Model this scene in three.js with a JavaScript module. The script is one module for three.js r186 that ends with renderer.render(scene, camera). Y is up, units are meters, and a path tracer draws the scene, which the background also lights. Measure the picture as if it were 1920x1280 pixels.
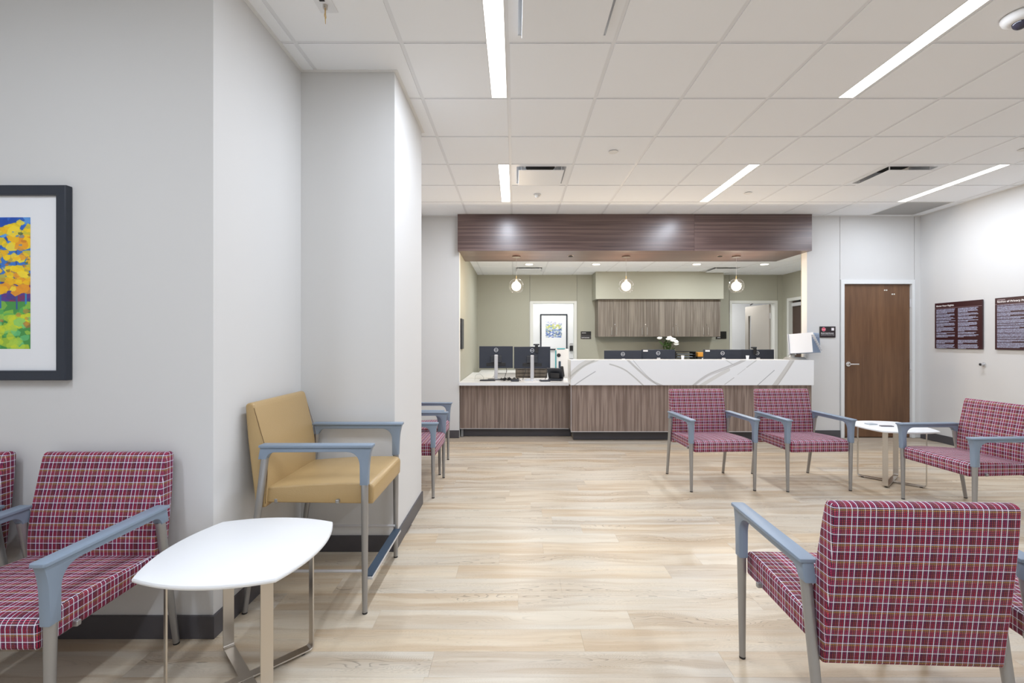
import * as THREE from 'three';
import { RoundedBoxGeometry } from 'three/addons/geometries/RoundedBoxGeometry.js';
import { mergeGeometries, toCreasedNormals } from 'three/addons/utils/BufferGeometryUtils.js';
import { RectAreaLightUniformsLib } from 'three/addons/lights/RectAreaLightUniformsLib.js';

// ---------------------------------------------------------------- camera, light levels, exposure
const CAM_H = 1.341, CEIL = 3.048, OFFICE_CEIL = 2.68;
const scene = new THREE.Scene();
scene.background = new THREE.Color(0x000000);
const camera = new THREE.PerspectiveCamera(2 * Math.atan(640 / 864) * 180 / Math.PI, 1.5, 0.05, 60);
camera.position.set(0, CAM_H, 0);
camera.lookAt(0, CAM_H, -5);
camera.setViewOffset(1920, 1280, -5.5, 2.5, 1920, 1280);   // shifted lens: vanishing point at (965.5, 637.5)
const renderer = new THREE.WebGLRenderer({ antialias: true });
renderer.toneMapping = THREE.LinearToneMapping;
renderer.toneMappingExposure = 1.13;
renderer.shadowMap.enabled = true;
RectAreaLightUniformsLib.init();
const STRIP_LIGHT = 65, STRIP_COLOR = new THREE.Color().setRGB(0.81, 0.885, 1.0);
const OFFICE_CAN = 450, OFFICE_COLOR = new THREE.Color().setRGB(0.92, 0.96, 1.0);
const PENDANT = 1.7, PENDANT_COLOR = 0xffe6c4;

// ---------------------------------------------------------------- small helpers
const V3 = (x, y, z) => new THREE.Vector3(x, y, z);
function rng(seed) { let s = seed >>> 0; return () => { s = (s + 0x6d2b79f5) | 0; let t = Math.imul(s ^ (s >>> 15), 1 | s); t = (t + Math.imul(t ^ (t >>> 7), 61 | t)) ^ t; return ((t ^ (t >>> 14)) >>> 0) / 4294967296; }; }
const names = {};
function numbered(n) { if (!(n in names)) { names[n] = 0; return n; } names[n]++; return n + '_' + String(names[n]).padStart(3, '0'); }
function shadow(m) { m.castShadow = true; m.receiveShadow = true; return m; }
function thing(name, label, category, pos = [0, 0, 0], turn = 0, group, kind) {
  const g = new THREE.Group(); g.name = numbered(name); g.position.set(...pos); g.rotation.y = turn;
  g.userData = { label, category }; if (group) g.userData.group = group; if (kind) g.userData.kind = kind;
  scene.add(g); return g;
}
function part(parent, name, geo, mat, pos, rot) {
  const m = shadow(new THREE.Mesh(geo, mat)); m.name = name;
  if (pos) m.position.set(...pos); if (rot) m.rotation.set(...rot);
  parent.add(m); return m;
}
function solo(name, label, category, geo, mat, pos, rot, group, kind) {
  const m = shadow(new THREE.Mesh(geo, mat)); m.name = numbered(name);
  if (pos) m.position.set(...pos); if (rot) m.rotation.set(...rot);
  m.userData = { label, category }; if (group) m.userData.group = group; if (kind) m.userData.kind = kind;
  scene.add(m); return m;
}
const struct = (name, label, category, geo, mat, pos, rot) => solo(name, label, category, geo, mat, pos, rot, undefined, 'structure');
function copyOf(o, name, label, pos, turn) {
  const c = o.clone(); c.name = numbered(name); c.userData = { ...o.userData, label };
  c.position.set(...pos); c.rotation.y = turn; scene.add(c); return c;
}
// box from extents; d is the distance in front of the camera (z = -d)
function bx(x0, x1, y0, y1, d0, d1) { const g = new THREE.BoxGeometry(x1 - x0, y1 - y0, d1 - d0); g.translate((x0 + x1) / 2, (y0 + y1) / 2, -(d0 + d1) / 2); return g; }
// uv in metres, by the axis each face points along
function boxUV(geo, su = 1, sv = 1) {
  const g = geo.index ? geo.toNonIndexed() : geo, p = g.attributes.position, uv = new Float32Array(p.count * 2);
  const a = V3(), b = V3(), c = V3();
  for (let i = 0; i < p.count; i += 3) {
    a.fromBufferAttribute(p, i); b.fromBufferAttribute(p, i + 1); c.fromBufferAttribute(p, i + 2);
    const n = b.clone().sub(a).cross(c.clone().sub(a)); const ax = Math.abs(n.x), ay = Math.abs(n.y), az = Math.abs(n.z);
    [a, b, c].forEach((v, k) => {
      let u, w;
      if (ax >= ay && ax >= az) { u = v.z; w = v.y; } else if (ay >= az) { u = v.x; w = v.z; } else { u = v.x; w = v.y; }
      uv[(i + k) * 2] = u * su; uv[(i + k) * 2 + 1] = w * sv;
    });
  }
  g.setAttribute('uv', new THREE.BufferAttribute(uv, 2)); return g;
}
function rbox(w, h, d, r = 0.004, seg = 2) { return new RoundedBoxGeometry(w, h, d, seg, Math.min(r, w / 2.01, h / 2.01, d / 2.01)); }
function rod(p, q, r0, r1, seg = 16) {
  const a = V3(...p), b = V3(...q), dir = b.clone().sub(a), g = new THREE.CylinderGeometry(r1, r0, dir.length(), seg);
  g.applyQuaternion(new THREE.Quaternion().setFromUnitVectors(V3(0, 1, 0), dir.clone().normalize()));
  g.translate((a.x + b.x) / 2, (a.y + b.y) / 2, (a.z + b.z) / 2); return g;
}
function tube(points, r, seg = 40, rs = 6) { return new THREE.TubeGeometry(new THREE.CatmullRomCurve3(points.map((p) => V3(...p))), seg, r, rs, false); }
// side profile (z, y) swept across x, centred
function profileX(shape, width, bevel = 0.008, bs = 3, curve = 10) {
  let g = new THREE.ExtrudeGeometry(shape, { depth: width - 2 * bevel, bevelEnabled: bevel > 0, bevelSize: bevel, bevelThickness: bevel, bevelOffset: -bevel, bevelSegments: bs, curveSegments: curve });
  g.translate(0, 0, -(width - 2 * bevel) / 2); g.rotateY(-Math.PI / 2);
  return toCreasedNormals(g, 0.75);
}
const poly = (pts) => { const s = new THREE.Shape(); pts.forEach(([x, y], i) => (i ? s.lineTo(x, y) : s.moveTo(x, y))); s.closePath(); return s; };

// ---------------------------------------------------------------- noise and textures
function hash2(x, y, s) { let h = Math.imul(x, 374761393) ^ Math.imul(y, 668265263) ^ Math.imul(s, 974634721); h = Math.imul(h ^ (h >>> 13), 1274126177); return ((h ^ (h >>> 16)) >>> 0) / 4294967296; }
function vnoise(x, y, s = 0) {
  const xi = Math.floor(x), yi = Math.floor(y), fx = x - xi, fy = y - yi, u = fx * fx * (3 - 2 * fx), v = fy * fy * (3 - 2 * fy);
  const a = hash2(xi, yi, s), b = hash2(xi + 1, yi, s), c = hash2(xi, yi + 1, s), d = hash2(xi + 1, yi + 1, s);
  return a + (b - a) * u + (c - a) * v + (a - b - c + d) * u * v;
}
function fbm(x, y, s, o = 4) { let t = 0, a = 0.5, n = 0; for (let i = 0; i < o; i++) { t += a * vnoise(x, y, s + i * 17); n += a; a *= 0.5; x *= 2.03; y *= 2.03; } return t / n; }
const clamp = (v, a = 0, b = 1) => Math.min(b, Math.max(a, v));
const sstep = (a, b, v) => { const t = clamp((v - a) / (b - a)); return t * t * (3 - 2 * t); };
const mix3 = (a, b, t) => [a[0] + (b[0] - a[0]) * t, a[1] + (b[1] - a[1]) * t, a[2] + (b[2] - a[2]) * t];
function dataTex(w, h, fn, srgb = true, wrap = THREE.RepeatWrapping) {
  const d = new Uint8Array(w * h * 4);
  for (let y = 0; y < h; y++) for (let x = 0; x < w; x++) { const c = fn(x / w, y / h, x, y), o = (y * w + x) * 4; d[o] = clamp(c[0], 0, 255); d[o + 1] = clamp(c[1], 0, 255); d[o + 2] = clamp(c[2], 0, 255); d[o + 3] = 255; }
  const t = new THREE.DataTexture(d, w, h, THREE.RGBAFormat); t.wrapS = t.wrapT = wrap; t.magFilter = THREE.LinearFilter; t.minFilter = THREE.LinearMipmapLinearFilter; t.generateMipmaps = true;
  if (srgb) t.colorSpace = THREE.SRGBColorSpace; t.needsUpdate = true; return t;
}
function canvasTex(w, h, draw) { const c = document.createElement('canvas'); c.width = w; c.height = h; draw(c.getContext('2d'), w, h); const t = new THREE.CanvasTexture(c); t.colorSpace = THREE.SRGBColorSpace; t.magFilter = THREE.LinearFilter; return t; }
const std = (color, roughness = 0.6, metalness = 0, extra = {}) => new THREE.MeshStandardMaterial({ color, roughness, metalness, ...extra });
const phys = (o) => new THREE.MeshPhysicalMaterial(o);

// floor boards: pale limed oak, six different boards
const PLANK_L = 1.22, PLANK_W = 0.152;
function plankTex(seed) {
  const R = rng(seed * 91 + 7), tone = R(), warm = [0.2, 0.55, 0.35, 0.7, 0.15, 0.45, 0.6, 0.3][seed % 8], vc = 0.3 + R() * 0.4, cath = R() < 0.6 ? 1 : 0.25, ph = R() * 10;
  const light = mix3([208, 202, 191], [214, 196, 169], warm), dark = mix3([172, 156, 137], [184, 154, 120], warm), grey = mix3([203, 199, 193], [200, 190, 174], warm);
  return dataTex(768, 112, (u, v) => {
    const x = u * PLANK_L, y = v * PLANK_W;
    const wob = (fbm(x * 2.2, y * 9 + ph, seed, 3) - 0.5);
    const broad = fbm(x * 1.3 + ph, y * 22 + wob * 2, seed + 40, 3);
    const fine = fbm(x * 7, y * 420, seed + 80, 3);
    const c = (v - vc + wob * 0.35) / 0.30;
    const ring = c * c * 3.2 + (fbm(x * 2.6 + ph, y * 14, seed + 120, 3)) * 5.5 + x * 0.9;
    const saw = ring * 2.4 - Math.floor(ring * 2.4);
    const line = sstep(0.72, 0.95, saw) * (1 - sstep(0.95, 1, saw));
    const where = cath * (1 - sstep(0.5, 1.3, Math.abs(c))) * sstep(0.42, 0.62, fbm(x * 1.7 + 5, ph, seed + 160, 2));
    let t = clamp(0.62 * sstep(0.25, 0.8, broad) + 0.18 * tone + (fine - 0.5) * 0.34);
    let col = mix3(light, dark, t);
    col = mix3(col, grey, 0.35 * sstep(0.4, 0.7, fbm(x * 2, y * 30 + 9, seed + 200, 2)));
    const k = 1 - 0.22 * line * where - 0.05 * line * (1 - where);
    return [col[0] * k, col[1] * k * 0.995, col[2] * k * 0.98];
  }, true, THREE.MirroredRepeatWrapping);
}
// grey-brown wood laminate; grain runs along v
const laminate = (seed, a, b, w = 512, h = 512) => dataTex(w, h, (u, v) => {
  const s1 = fbm(u * 70, v * 2.2 + fbm(u * 6, v * 2, seed + 9, 2), seed, 4), s2 = fbm(u * 300, v * 5, seed + 33, 2), s3 = fbm(u * 9, v * 1.5, seed + 60, 3);
  const t = clamp(sstep(0.25, 0.75, s1) * 0.62 + s3 * 0.3 + (s2 - 0.5) * 0.28);
  return mix3(a, b, t);
}, true, THREE.MirroredRepeatWrapping);
// tweed upholstery: dark ground threads, white over-checks, red, brown, magenta and ochre threads
const weave = (() => {
  const warp = [[236, 232, 242], [214, 30, 66], [200, 34, 70], [240, 200, 214], [150, 84, 52], [166, 70, 58], [120, 30, 72], [232, 226, 238], [196, 40, 106], [176, 30, 84]];
  const wStrong = [1, 0.4, 0.4, 0.6, 0.34, 0.34, 0.24, 1, 0.4, 0.36];
  const weft = [[236, 236, 248], [236, 96, 122], [230, 86, 116], [236, 128, 108], [232, 192, 92], [234, 230, 244], [176, 24, 70], [188, 30, 64], [172, 22, 74], [118, 32, 88]];
  const fStrong = [1, 0.36, 0.36, 0.36, 0.55, 1, 0.24, 0.24, 0.24, 0.2];
  const ground = [38, 22, 46];
  return dataTex(320, 320, (u, v, x, y) => {
    // coloured threads are wider (18 of 32) than the dark ones between them
    const px = x % 32, py = y % 32, wi = Math.floor(x / 32), fi = Math.floor(y / 32), oddW = px >= 18, oddF = py >= 18;
    const n = (hash2(x >> 1, y >> 1, 5) - 0.5) * 24;
    let c;
    if (!oddW && !oddF) { const a = wStrong[wi], b = fStrong[fi]; c = mix3(warp[wi], weft[fi], b / (a + b)); }
    else if (!oddW) c = mix3(ground, warp[wi], wStrong[wi] * 0.9);
    else if (!oddF) c = mix3(ground, weft[fi], fStrong[fi] * 0.8);
    else c = ground;
    return [c[0] + n, c[1] + n, c[2] + n];
  });
})();
const weaveBump = dataTex(64, 64, (u, v, x, y) => { const q = Math.sin(u * Math.PI * 4) * Math.sin(v * Math.PI * 4); const k = 128 + 100 * q; return [k, k, k]; }, false);
const FABRIC_REP = 1 / 0.054;

// ---------------------------------------------------------------- materials
const M = {};
M.wall = std(new THREE.Color().setRGB(0.69, 0.685, 0.675), 0.85);
M.officeWall = std(new THREE.Color().setRGB(0.385, 0.38, 0.31), 0.7);
M.white = std(new THREE.Color().setRGB(0.80, 0.80, 0.79), 0.6);
M.roomWhite = std(new THREE.Color().setRGB(0.82, 0.83, 0.84), 0.7);
M.tile = std(new THREE.Color().setRGB(0.90, 0.92, 0.945), 0.9);
M.gridBar = std(new THREE.Color().setRGB(0.80, 0.815, 0.84), 0.5);
M.vent = std(new THREE.Color().setRGB(0.86, 0.88, 0.905), 0.45);
M.dark = std(new THREE.Color().setRGB(0.02, 0.02, 0.02), 0.8);
M.plenum = std(new THREE.Color().setRGB(0.25, 0.25, 0.25), 0.9);
M.base = std(new THREE.Color().setRGB(0.078, 0.074, 0.082), 0.45);
M.frameWhite = std(new THREE.Color().setRGB(0.78, 0.80, 0.80), 0.35);
M.frameBeige = std(new THREE.Color().setRGB(0.68, 0.69, 0.65), 0.4);
M.subfloor = std(new THREE.Color().setRGB(0.42, 0.34, 0.26), 0.9);
M.planks = [1, 2, 3, 4, 5, 6, 7, 8].map((s) => std(0xffffff, 0.36, 0, { map: plankTex(s) }));
const lamV = laminate(11, [160, 143, 132], [106, 89, 80]);
const lamVmap = lamV.clone(); lamVmap.repeat.set(1 / 1.1, 1 / 1.1); lamVmap.needsUpdate = true;
M.deskWood = std(0xffffff, 0.42, 0, { map: lamVmap });
const lamC = laminate(23, [138, 130, 119], [92, 83, 75]);
const lamCmap = lamC.clone(); lamCmap.repeat.set(1 / 1.3, 1 / 1.3); lamCmap.needsUpdate = true;
M.cabinetWood = std(0xffffff, 0.5, 0, { map: lamCmap });
const lamB = laminate(37, [120, 98, 92], [70, 50, 48]);
const lamBmap = lamB.clone(); lamBmap.rotation = Math.PI / 2; lamBmap.repeat.set(1 / 1.0, 1 / 1.9); lamBmap.needsUpdate = true;
M.beamWood = phys({ color: 0xffffff, roughness: 0.33, map: lamBmap, clearcoat: 0.35, clearcoatRoughness: 0.3 });
const lamD = dataTex(512, 512, (u, v) => { const t = clamp(fbm(u * 26, v * 3, 71, 4) * 0.55 + fbm(u * 5, v * 2.4, 75, 3) * 0.5 + (fbm(u * 160, v * 14, 79, 2) - 0.5) * 0.25); return mix3([138, 102, 72], [84, 58, 40], t); }, true, THREE.MirroredRepeatWrapping);
const lamDmap = lamD.clone(); lamDmap.repeat.set(1 / 1.1, 1 / 2.2); lamDmap.needsUpdate = true;
M.doorWood = std(0xffffff, 0.4, 0, { map: lamDmap });
M.doorDark = std(new THREE.Color().setRGB(0.06, 0.032, 0.022), 0.4);
M.doorGrey = std(new THREE.Color().setRGB(0.42, 0.39, 0.35), 0.45);
const fabMap = weave.clone(); fabMap.repeat.set(FABRIC_REP, FABRIC_REP); fabMap.needsUpdate = true;
const fabBump = weaveBump.clone(); fabBump.repeat.set(FABRIC_REP * 5, FABRIC_REP * 5); fabBump.needsUpdate = true;
M.fabric = phys({ color: 0xffffff, map: fabMap, roughness: 0.72, bumpMap: fabBump, bumpScale: 0.0006, sheen: 0.55, sheenRoughness: 0.45, sheenColor: new THREE.Color(0xe8c8dc) });
const leatherBump = dataTex(256, 256, (u, v) => { const k = 255 * fbm(u * 46, v * 46, 5, 3); return [k, k, k]; }, false);
const lb = leatherBump.clone(); lb.repeat.set(6, 6); lb.needsUpdate = true;
M.vinyl = std(new THREE.Color().setRGB(0.46, 0.315, 0.145), 0.38, 0, { bumpMap: lb, bumpScale: 0.0004 });
M.seam = std(new THREE.Color().setRGB(0.12, 0.06, 0.02), 0.7);
M.arm = std(new THREE.Color().setRGB(0.23, 0.29, 0.37), 0.42);
M.leg = std(new THREE.Color().setRGB(0.36, 0.355, 0.35), 0.36, 0.6);
M.glide = std(new THREE.Color().setRGB(0.02, 0.02, 0.02), 0.6);
M.steel = std(new THREE.Color().setRGB(0.60, 0.56, 0.51), 0.3, 1);
M.chrome = std(new THREE.Color().setRGB(0.78, 0.78, 0.78), 0.22, 1);
M.tableTop = std(new THREE.Color().setRGB(0.86, 0.87, 0.88), 0.4);
M.rubber = std(new THREE.Color().setRGB(0.03, 0.055, 0.09), 0.55);
M.quartzEdge = std(new THREE.Color().setRGB(0.82, 0.82, 0.81), 0.25);
M.black = std(new THREE.Color().setRGB(0.018, 0.018, 0.02), 0.45);
M.plastic = std(new THREE.Color().setRGB(0.032, 0.036, 0.045), 0.5);
M.screenBack = std(new THREE.Color().setRGB(0.028, 0.034, 0.05), 0.4);
M.silver = std(new THREE.Color().setRGB(0.62, 0.62, 0.64), 0.35, 0.4);
M.paper = std(new THREE.Color().setRGB(0.85, 0.86, 0.88), 0.7);
M.teal = std(new THREE.Color().setRGB(0.07, 0.42, 0.47), 0.4);
M.orange = std(new THREE.Color().setRGB(0.75, 0.33, 0.05), 0.5);
M.leaf = std(new THREE.Color().setRGB(0.07, 0.13, 0.035), 0.6);
M.petal = std(new THREE.Color().setRGB(0.86, 0.86, 0.80), 0.7);
M.brass = std(new THREE.Color().setRGB(0.72, 0.52, 0.24), 0.3, 1);
M.picFrame = std(new THREE.Color().setRGB(0.022, 0.028, 0.042), 0.35);
M.glass = phys({ color: 0xffffff, roughness: 0.02, transmission: 1, thickness: 0, ior: 1.45 });
M.lens = new THREE.MeshStandardMaterial({ color: 0xffffff, roughness: 0.6, emissive: new THREE.Color(1, 1, 1), emissiveIntensity: 3.2 });
M.canLens = new THREE.MeshStandardMaterial({ color: 0xffffff, roughness: 0.6, emissive: new THREE.Color(0xfff6ea), emissiveIntensity: 3.0 });
M.bulb = new THREE.MeshStandardMaterial({ color: 0xffffff, roughness: 0.5, emissive: new THREE.Color(0xfff0dc), emissiveIntensity: 2.6 });

// ================================================================ STRUCTURE
const X_L = -1.361, X_C = -0.765, D_P = 2.079, D_C = 2.93, D_E = 3.77, D_B = 6.34, X_R = 5.58, D_REAR = -3.2, X_FAR = -3.4, X_ALC = -1.37, TOP = 3.25;

// ---- floor
const floor = thing('floor', 'pale limed oak plank floor laid across the waiting room', 'floor', [0, 0, 0], 0, undefined, 'structure');
part(floor, 'subfloor', bx(X_FAR - 0.2, X_R + 0.3, -0.12, -0.005, D_REAR - 0.2, 12.2), M.subfloor);
{
  const R = rng(4), hiddenByVariant = {};
  const d00 = 1.986 - PLANK_W * 35;
  for (let r = 0; r < 62; r++) {
    const d0 = d00 + r * PLANK_W, d1 = d0 + PLANK_W;
    if (d0 > 6.7) break;
    const left = d1 < D_P + 0.01 ? X_FAR : d1 < D_C ? X_L : d1 < D_E ? X_C : X_ALC;
    const realLeft = d0 < D_P ? X_FAR : d0 < D_C ? X_L : d0 < D_E ? X_C : X_ALC;
    const off = R() * PLANK_L;
    for (let x = X_FAR - off; x < X_R; x += PLANK_L) {
      const x0 = Math.max(x, realLeft), x1 = Math.min(x + PLANK_L, X_R), vi = Math.floor(R() * 8), fl = R() < 0.5, fv = R() < 0.5;
      if (x1 - x0 < 0.02) continue;
      const g = bx(x0 + 0.00025, x1 - 0.00025, -0.005, 0, d0 + 0.00025, d1 - 0.00025), p = g.attributes.position, uv = g.attributes.uv;
      for (let i = 0; i < p.count; i++) { let u = (p.getX(i) - x) / PLANK_L, v = (-p.getZ(i) - d0) / PLANK_W; u = 0.004 + 0.992 * u; v = 0.02 + 0.96 * v; uv.setXY(i, fl ? 1 - u : u, fv ? 1 - v : v); }
      const seen = d1 > 1.75 && d0 < 6.5 && x1 > -1.13 * d1 - 0.05 && x0 < 1.12 * d1 + 0.05;
      if (seen) part(floor, 'plank', g, M.planks[vi]); else (hiddenByVariant[vi] ??= []).push(g);
    }
  }
  for (const k in hiddenByVariant) { const m = part(floor, 'plank_field', mergeGeometries(hiddenByVariant[k]), M.planks[k]); m.userData.kind = 'stuff'; }
}
struct('floor_office', 'plain grey vinyl floor behind the reception desk', 'floor', bx(-0.9, 5.7, -0.004, 0.001, 6.72, 12.0), std(new THREE.Color().setRGB(0.64, 0.64, 0.63), 0.5));

// ---- walls (solid, with thickness)
struct('wall_left', 'light grey wall carrying the framed picture of yellow trees', 'wall', bx(X_FAR, X_L, 0, TOP, D_P, D_C), M.wall);
struct('wall_left_column', 'light grey projecting wall end beside the tan chair', 'wall', bx(X_FAR, X_C, 0, TOP, D_C, D_E), M.wall);
struct('wall_left_alcove', 'light grey wall behind the two chairs past the column', 'wall', bx(X_FAR, X_ALC, 0, TOP, D_E, 6.46), M.wall);
struct('wall_far_left', 'light grey side wall beyond the row of chairs', 'wall', bx(X_FAR - 0.15, X_FAR, 0, TOP, D_REAR, 6.46), M.wall);
struct('wall_rear', 'light grey rear wall of the waiting room', 'wall', bx(X_FAR - 0.15, X_R + 0.15, 0, TOP, D_REAR - 0.15, D_REAR), M.wall);
struct('wall_right', 'light grey side wall with two maroon notice boards', 'wall', bx(X_R, X_R + 0.15, 0, TOP, D_REAR - 0.15, 6.46), M.wall);
struct('wall_back_left', 'narrow light grey wall strip between alcove and reception opening', 'wall', bx(X_ALC, -0.767, 0, TOP, D_B, 6.46), M.wall);
{ // right part of back wall: panels split by reveal joints, with a door opening
  const w = thing('wall_back_right', 'light grey jointed wall panels around the brown wooden door', 'wall', [0, 0, 0], 0, undefined, 'structure');
  part(w, 'panel', bx(4.018, 4.469, 0, TOP, D_B, 6.46), M.wall);
  part(w, 'panel', bx(4.475, 5.492, 2.172, TOP, D_B, 6.46), M.wall);
  part(w, 'panel', bx(5.498, X_R, 0, TOP, D_B, 6.46), M.wall);
  part(w, 'backing', bx(4.46, 4.484, 2.172, TOP, 6.352, 6.45), M.plenum);
  part(w, 'backing', bx(5.483, 5.507, 2.172, TOP, 6.352, 6.45), M.plenum);
}
// office shell
struct('wall_office_left', 'beige side wall of the office behind reception', 'wall', bx(-0.92, -0.767, 0, TOP, 6.46, 9.6), M.officeWall);
{
  const w = thing('wall_office_right', 'beige office side wall with the dark door', 'wall', [0, 0, 0], 0, undefined, 'structure');
  part(w, 'panel', bx(5.49, 5.64, 0, TOP, 6.46, 8.35), M.officeWall);
  part(w, 'panel', bx(5.49, 5.64, 2.13, TOP, 8.35, 9.27), M.officeWall);
  part(w, 'panel', bx(5.49, 5.64, 0, TOP, 9.27, 9.45), M.officeWall);
}
struct('wall_office_front', 'beige inner face of the wall beside reception', 'wall', bx(4.02, 5.49, 0, TOP, 6.462, 6.475), M.officeWall);
const D_O = 9.45;
{ // office back wall with two door openings
  const w = thing('wall_office_back', 'beige jointed back wall of the office with two doorways', 'wall', [0, 0, 0], 0, undefined, 'structure');
  const seg = (x0, x1, y0) => part(w, 'panel', bx(x0, x1, y0, TOP, D_O, D_O + 0.12), M.officeWall);
  seg(-0.92, 0.303, 0); seg(0.309, 1.270, 2.13); seg(1.276, 4.392, 0); seg(4.398, 5.382, 2.13); seg(5.388, 5.64, 0);
  for (const x of [0.306, 1.273, 4.395, 5.385]) part(w, 'backing', bx(x - 0.02, x + 0.02, 2.14, TOP, D_O + 0.012, D_O + 0.1), M.plenum);
}
// bright rooms behind the office
{
  const w = thing('wall_side_room', 'white walls of the small room behind the office doorway', 'wall', [0, 0, 0], 0, undefined, 'structure');
  part(w, 'panel', bx(-0.4, 2.2, 0, 2.75, 11.25, 11.37), M.roomWhite);
  part(w, 'panel', bx(-0.5, -0.4, 0, 2.75, 9.57, 11.37), M.roomWhite);
  part(w, 'panel', bx(2.2, 2.3, 0, 2.75, 9.57, 11.37), M.roomWhite);
  part(w, 'ceiling_panel', bx(-0.5, 2.3, 2.70, 2.78, 9.57, 11.37), M.white);
  const v = thing('wall_corridor', 'white corridor walls behind the half open grey door', 'wall', [0, 0, 0], 0, undefined, 'structure');
  part(v, 'panel', bx(3.6, 6.6, 0, 2.75, 11.6, 11.72), M.roomWhite);
  part(v, 'panel', bx(3.5, 3.6, 0, 2.75, 9.57, 11.72), M.roomWhite);
  part(v, 'panel', bx(6.6, 6.7, 0, 2.75, 9.57, 11.72), M.roomWhite);
  part(v, 'ceiling_panel', bx(3.5, 6.7, 2.70, 2.78, 9.57, 11.72), M.white);
}
struct('ceiling_deck', 'grey deck above the ceiling tiles', 'ceiling', bx(X_FAR - 0.15, X_R + 0.2, TOP, TOP + 0.1, D_REAR - 0.15, 9.6), M.plenum);

// ---- reception header beam
{
  const w = thing('beam_header', 'brown wood laminate header beam over the reception opening', 'beam', [0, 0, 0], 0, undefined, 'structure');
  const ym = 2.551, seamX = 2.43;
  part(w, 'face_panel', boxUV(bx(-0.776, seamX - 0.001, ym, CEIL - 0.002, 6.24, 6.262)), M.beamWood);
  const g2 = boxUV(bx(seamX + 0.001, 4.022, ym, CEIL - 0.002, 6.24, 6.262)); { const uv = g2.attributes.uv; for (let i = 0; i < uv.count; i++) uv.setXY(i, uv.getX(i) + 0.7, uv.getY(i) + 0.31); }
  part(w, 'face_panel', g2, M.beamWood);
  part(w, 'soffit_panel', boxUV(bx(-0.764, 4.014, ym, ym + 0.02, 6.262, 7.09)), M.beamWood);
  part(w, 'end_panel', boxUV(bx(-0.776, -0.764, ym, CEIL - 0.002, 6.262, 6.34)), M.beamWood);
  part(w, 'end_panel', boxUV(bx(4.014, 4.022, ym, CEIL - 0.002, 6.262, 6.34)), M.beamWood);
  part(w, 'rear_panel', bx(-0.764, 4.014, ym, TOP, 7.075, 7.09), M.officeWall);
  part(w, 'core', bx(-0.764, 4.014, CEIL - 0.02, CEIL + 0.02, 6.262, 7.075), M.plenum);
}

// ---- baseboards and ceiling trims
{
  const bb = (name, label, x0, x1, d0, d1) => struct(name, label, 'baseboard', bx(x0, x1, 0, 0.102, d0, d1), M.base);
  bb('baseboard_left', 'dark grey baseboard under the picture wall', X_FAR, X_L + 0.011, D_P - 0.011, D_P);
  bb('baseboard_left_return', 'dark grey baseboard behind the tan chair', X_L, X_L + 0.011, D_P, D_C);
  bb('baseboard_left_niche', 'dark grey baseboard on the wall facing the tan chair side', X_L + 0.011, X_C + 0.011, D_C - 0.011, D_C);
  bb('baseboard_left_column', 'dark grey baseboard along the projecting wall end', X_C, X_C + 0.011, D_C, D_E + 0.011);
  bb('baseboard_alcove', 'dark grey baseboard behind the two alcove chairs', X_ALC, X_ALC + 0.011, D_E + 0.02, D_B - 0.011);
  bb('baseboard_back_left', 'dark grey baseboard beside the reception desk', X_ALC, -0.767, D_B - 0.011, D_B);
  bb('baseboard_back_right', 'dark grey baseboard between counter and brown door', 4.03, 4.468, D_B - 0.011, D_B);
  bb('baseboard_right', 'dark grey baseboard along the notice board wall', X_R - 0.011, X_R, D_REAR, D_B - 0.012);
  const y0 = CEIL - 0.004, y1 = CEIL + 0.03, t = 0.022;
  const tr = (label, x0, x1, d0, d1) => struct('trim', label, 'trim', bx(x0, x1, y0, y1, d0, d1), M.white);
  names.trim = 0;
  tr('white ceiling edge angle above the picture wall', X_FAR, X_L + t, D_P - t, D_P);
  tr('white ceiling edge angle above the tan chair', X_L, X_L + t, D_P, D_C - t);
  tr('white ceiling edge angle over the grey niche wall', X_L, X_C + t, D_C - t, D_C);
  tr('white ceiling edge angle along the projecting wall end', X_C, X_C + t, D_C, D_E);
  tr('white ceiling edge angle across the end of the column', X_ALC, X_C + t, D_E, D_E + t);
  tr('white ceiling edge angle over the alcove chairs', X_ALC, X_ALC + t, D_E + t, D_B - t);
  tr('white ceiling edge angle left of the wood beam', X_ALC, -0.776, D_B - t, D_B);
  tr('white ceiling edge angle over the brown door wall', 4.022, X_R, D_B - t, D_B);
  tr('white ceiling edge angle above the maroon notice boards', X_R - t, X_R, D_REAR, D_B - t);
}

// ---- ceiling: tiles and grid
const COL0 = -0.043, ROW0 = 2.643, P = 0.6096;
// strips: column index i of the cell that holds the strip at its right edge, rows j0..j1
const strips = [];
const addStrip = (i, j0, label) => { strips.push([i, j0, label]); };
addStrip(-1, -1, 'recessed linear light cut by the top of the picture, above the aisle');
addStrip(-1, 3, 'short recessed linear light in front of the wood beam, nearest the column');
addStrip(3, -1, 'recessed linear light running off the top, near the ceiling camera dome');
addStrip(3, 3, 'recessed linear light over the two chairs facing out from the counter');
addStrip(7, 3, 'recessed linear light beside the notice board wall and grey return panel');
addStrip(-1, -9, 'recessed linear light by the rear wall, aisle side');
addStrip(-1, -5, 'recessed linear light over the open floor behind the viewer');
addStrip(3, -5, 'recessed linear light over the middle seats behind the viewer');
addStrip(7, -5, 'recessed linear light near the rear of the notice board wall');
addStrip(-4, -5, 'recessed linear light over the seats under the tree picture');
const openCells = new Set(['0,-1', '0,3', '6,3', '8,5']);   // diffusers and return grille
const STRIP_W = 0.112;
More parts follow.
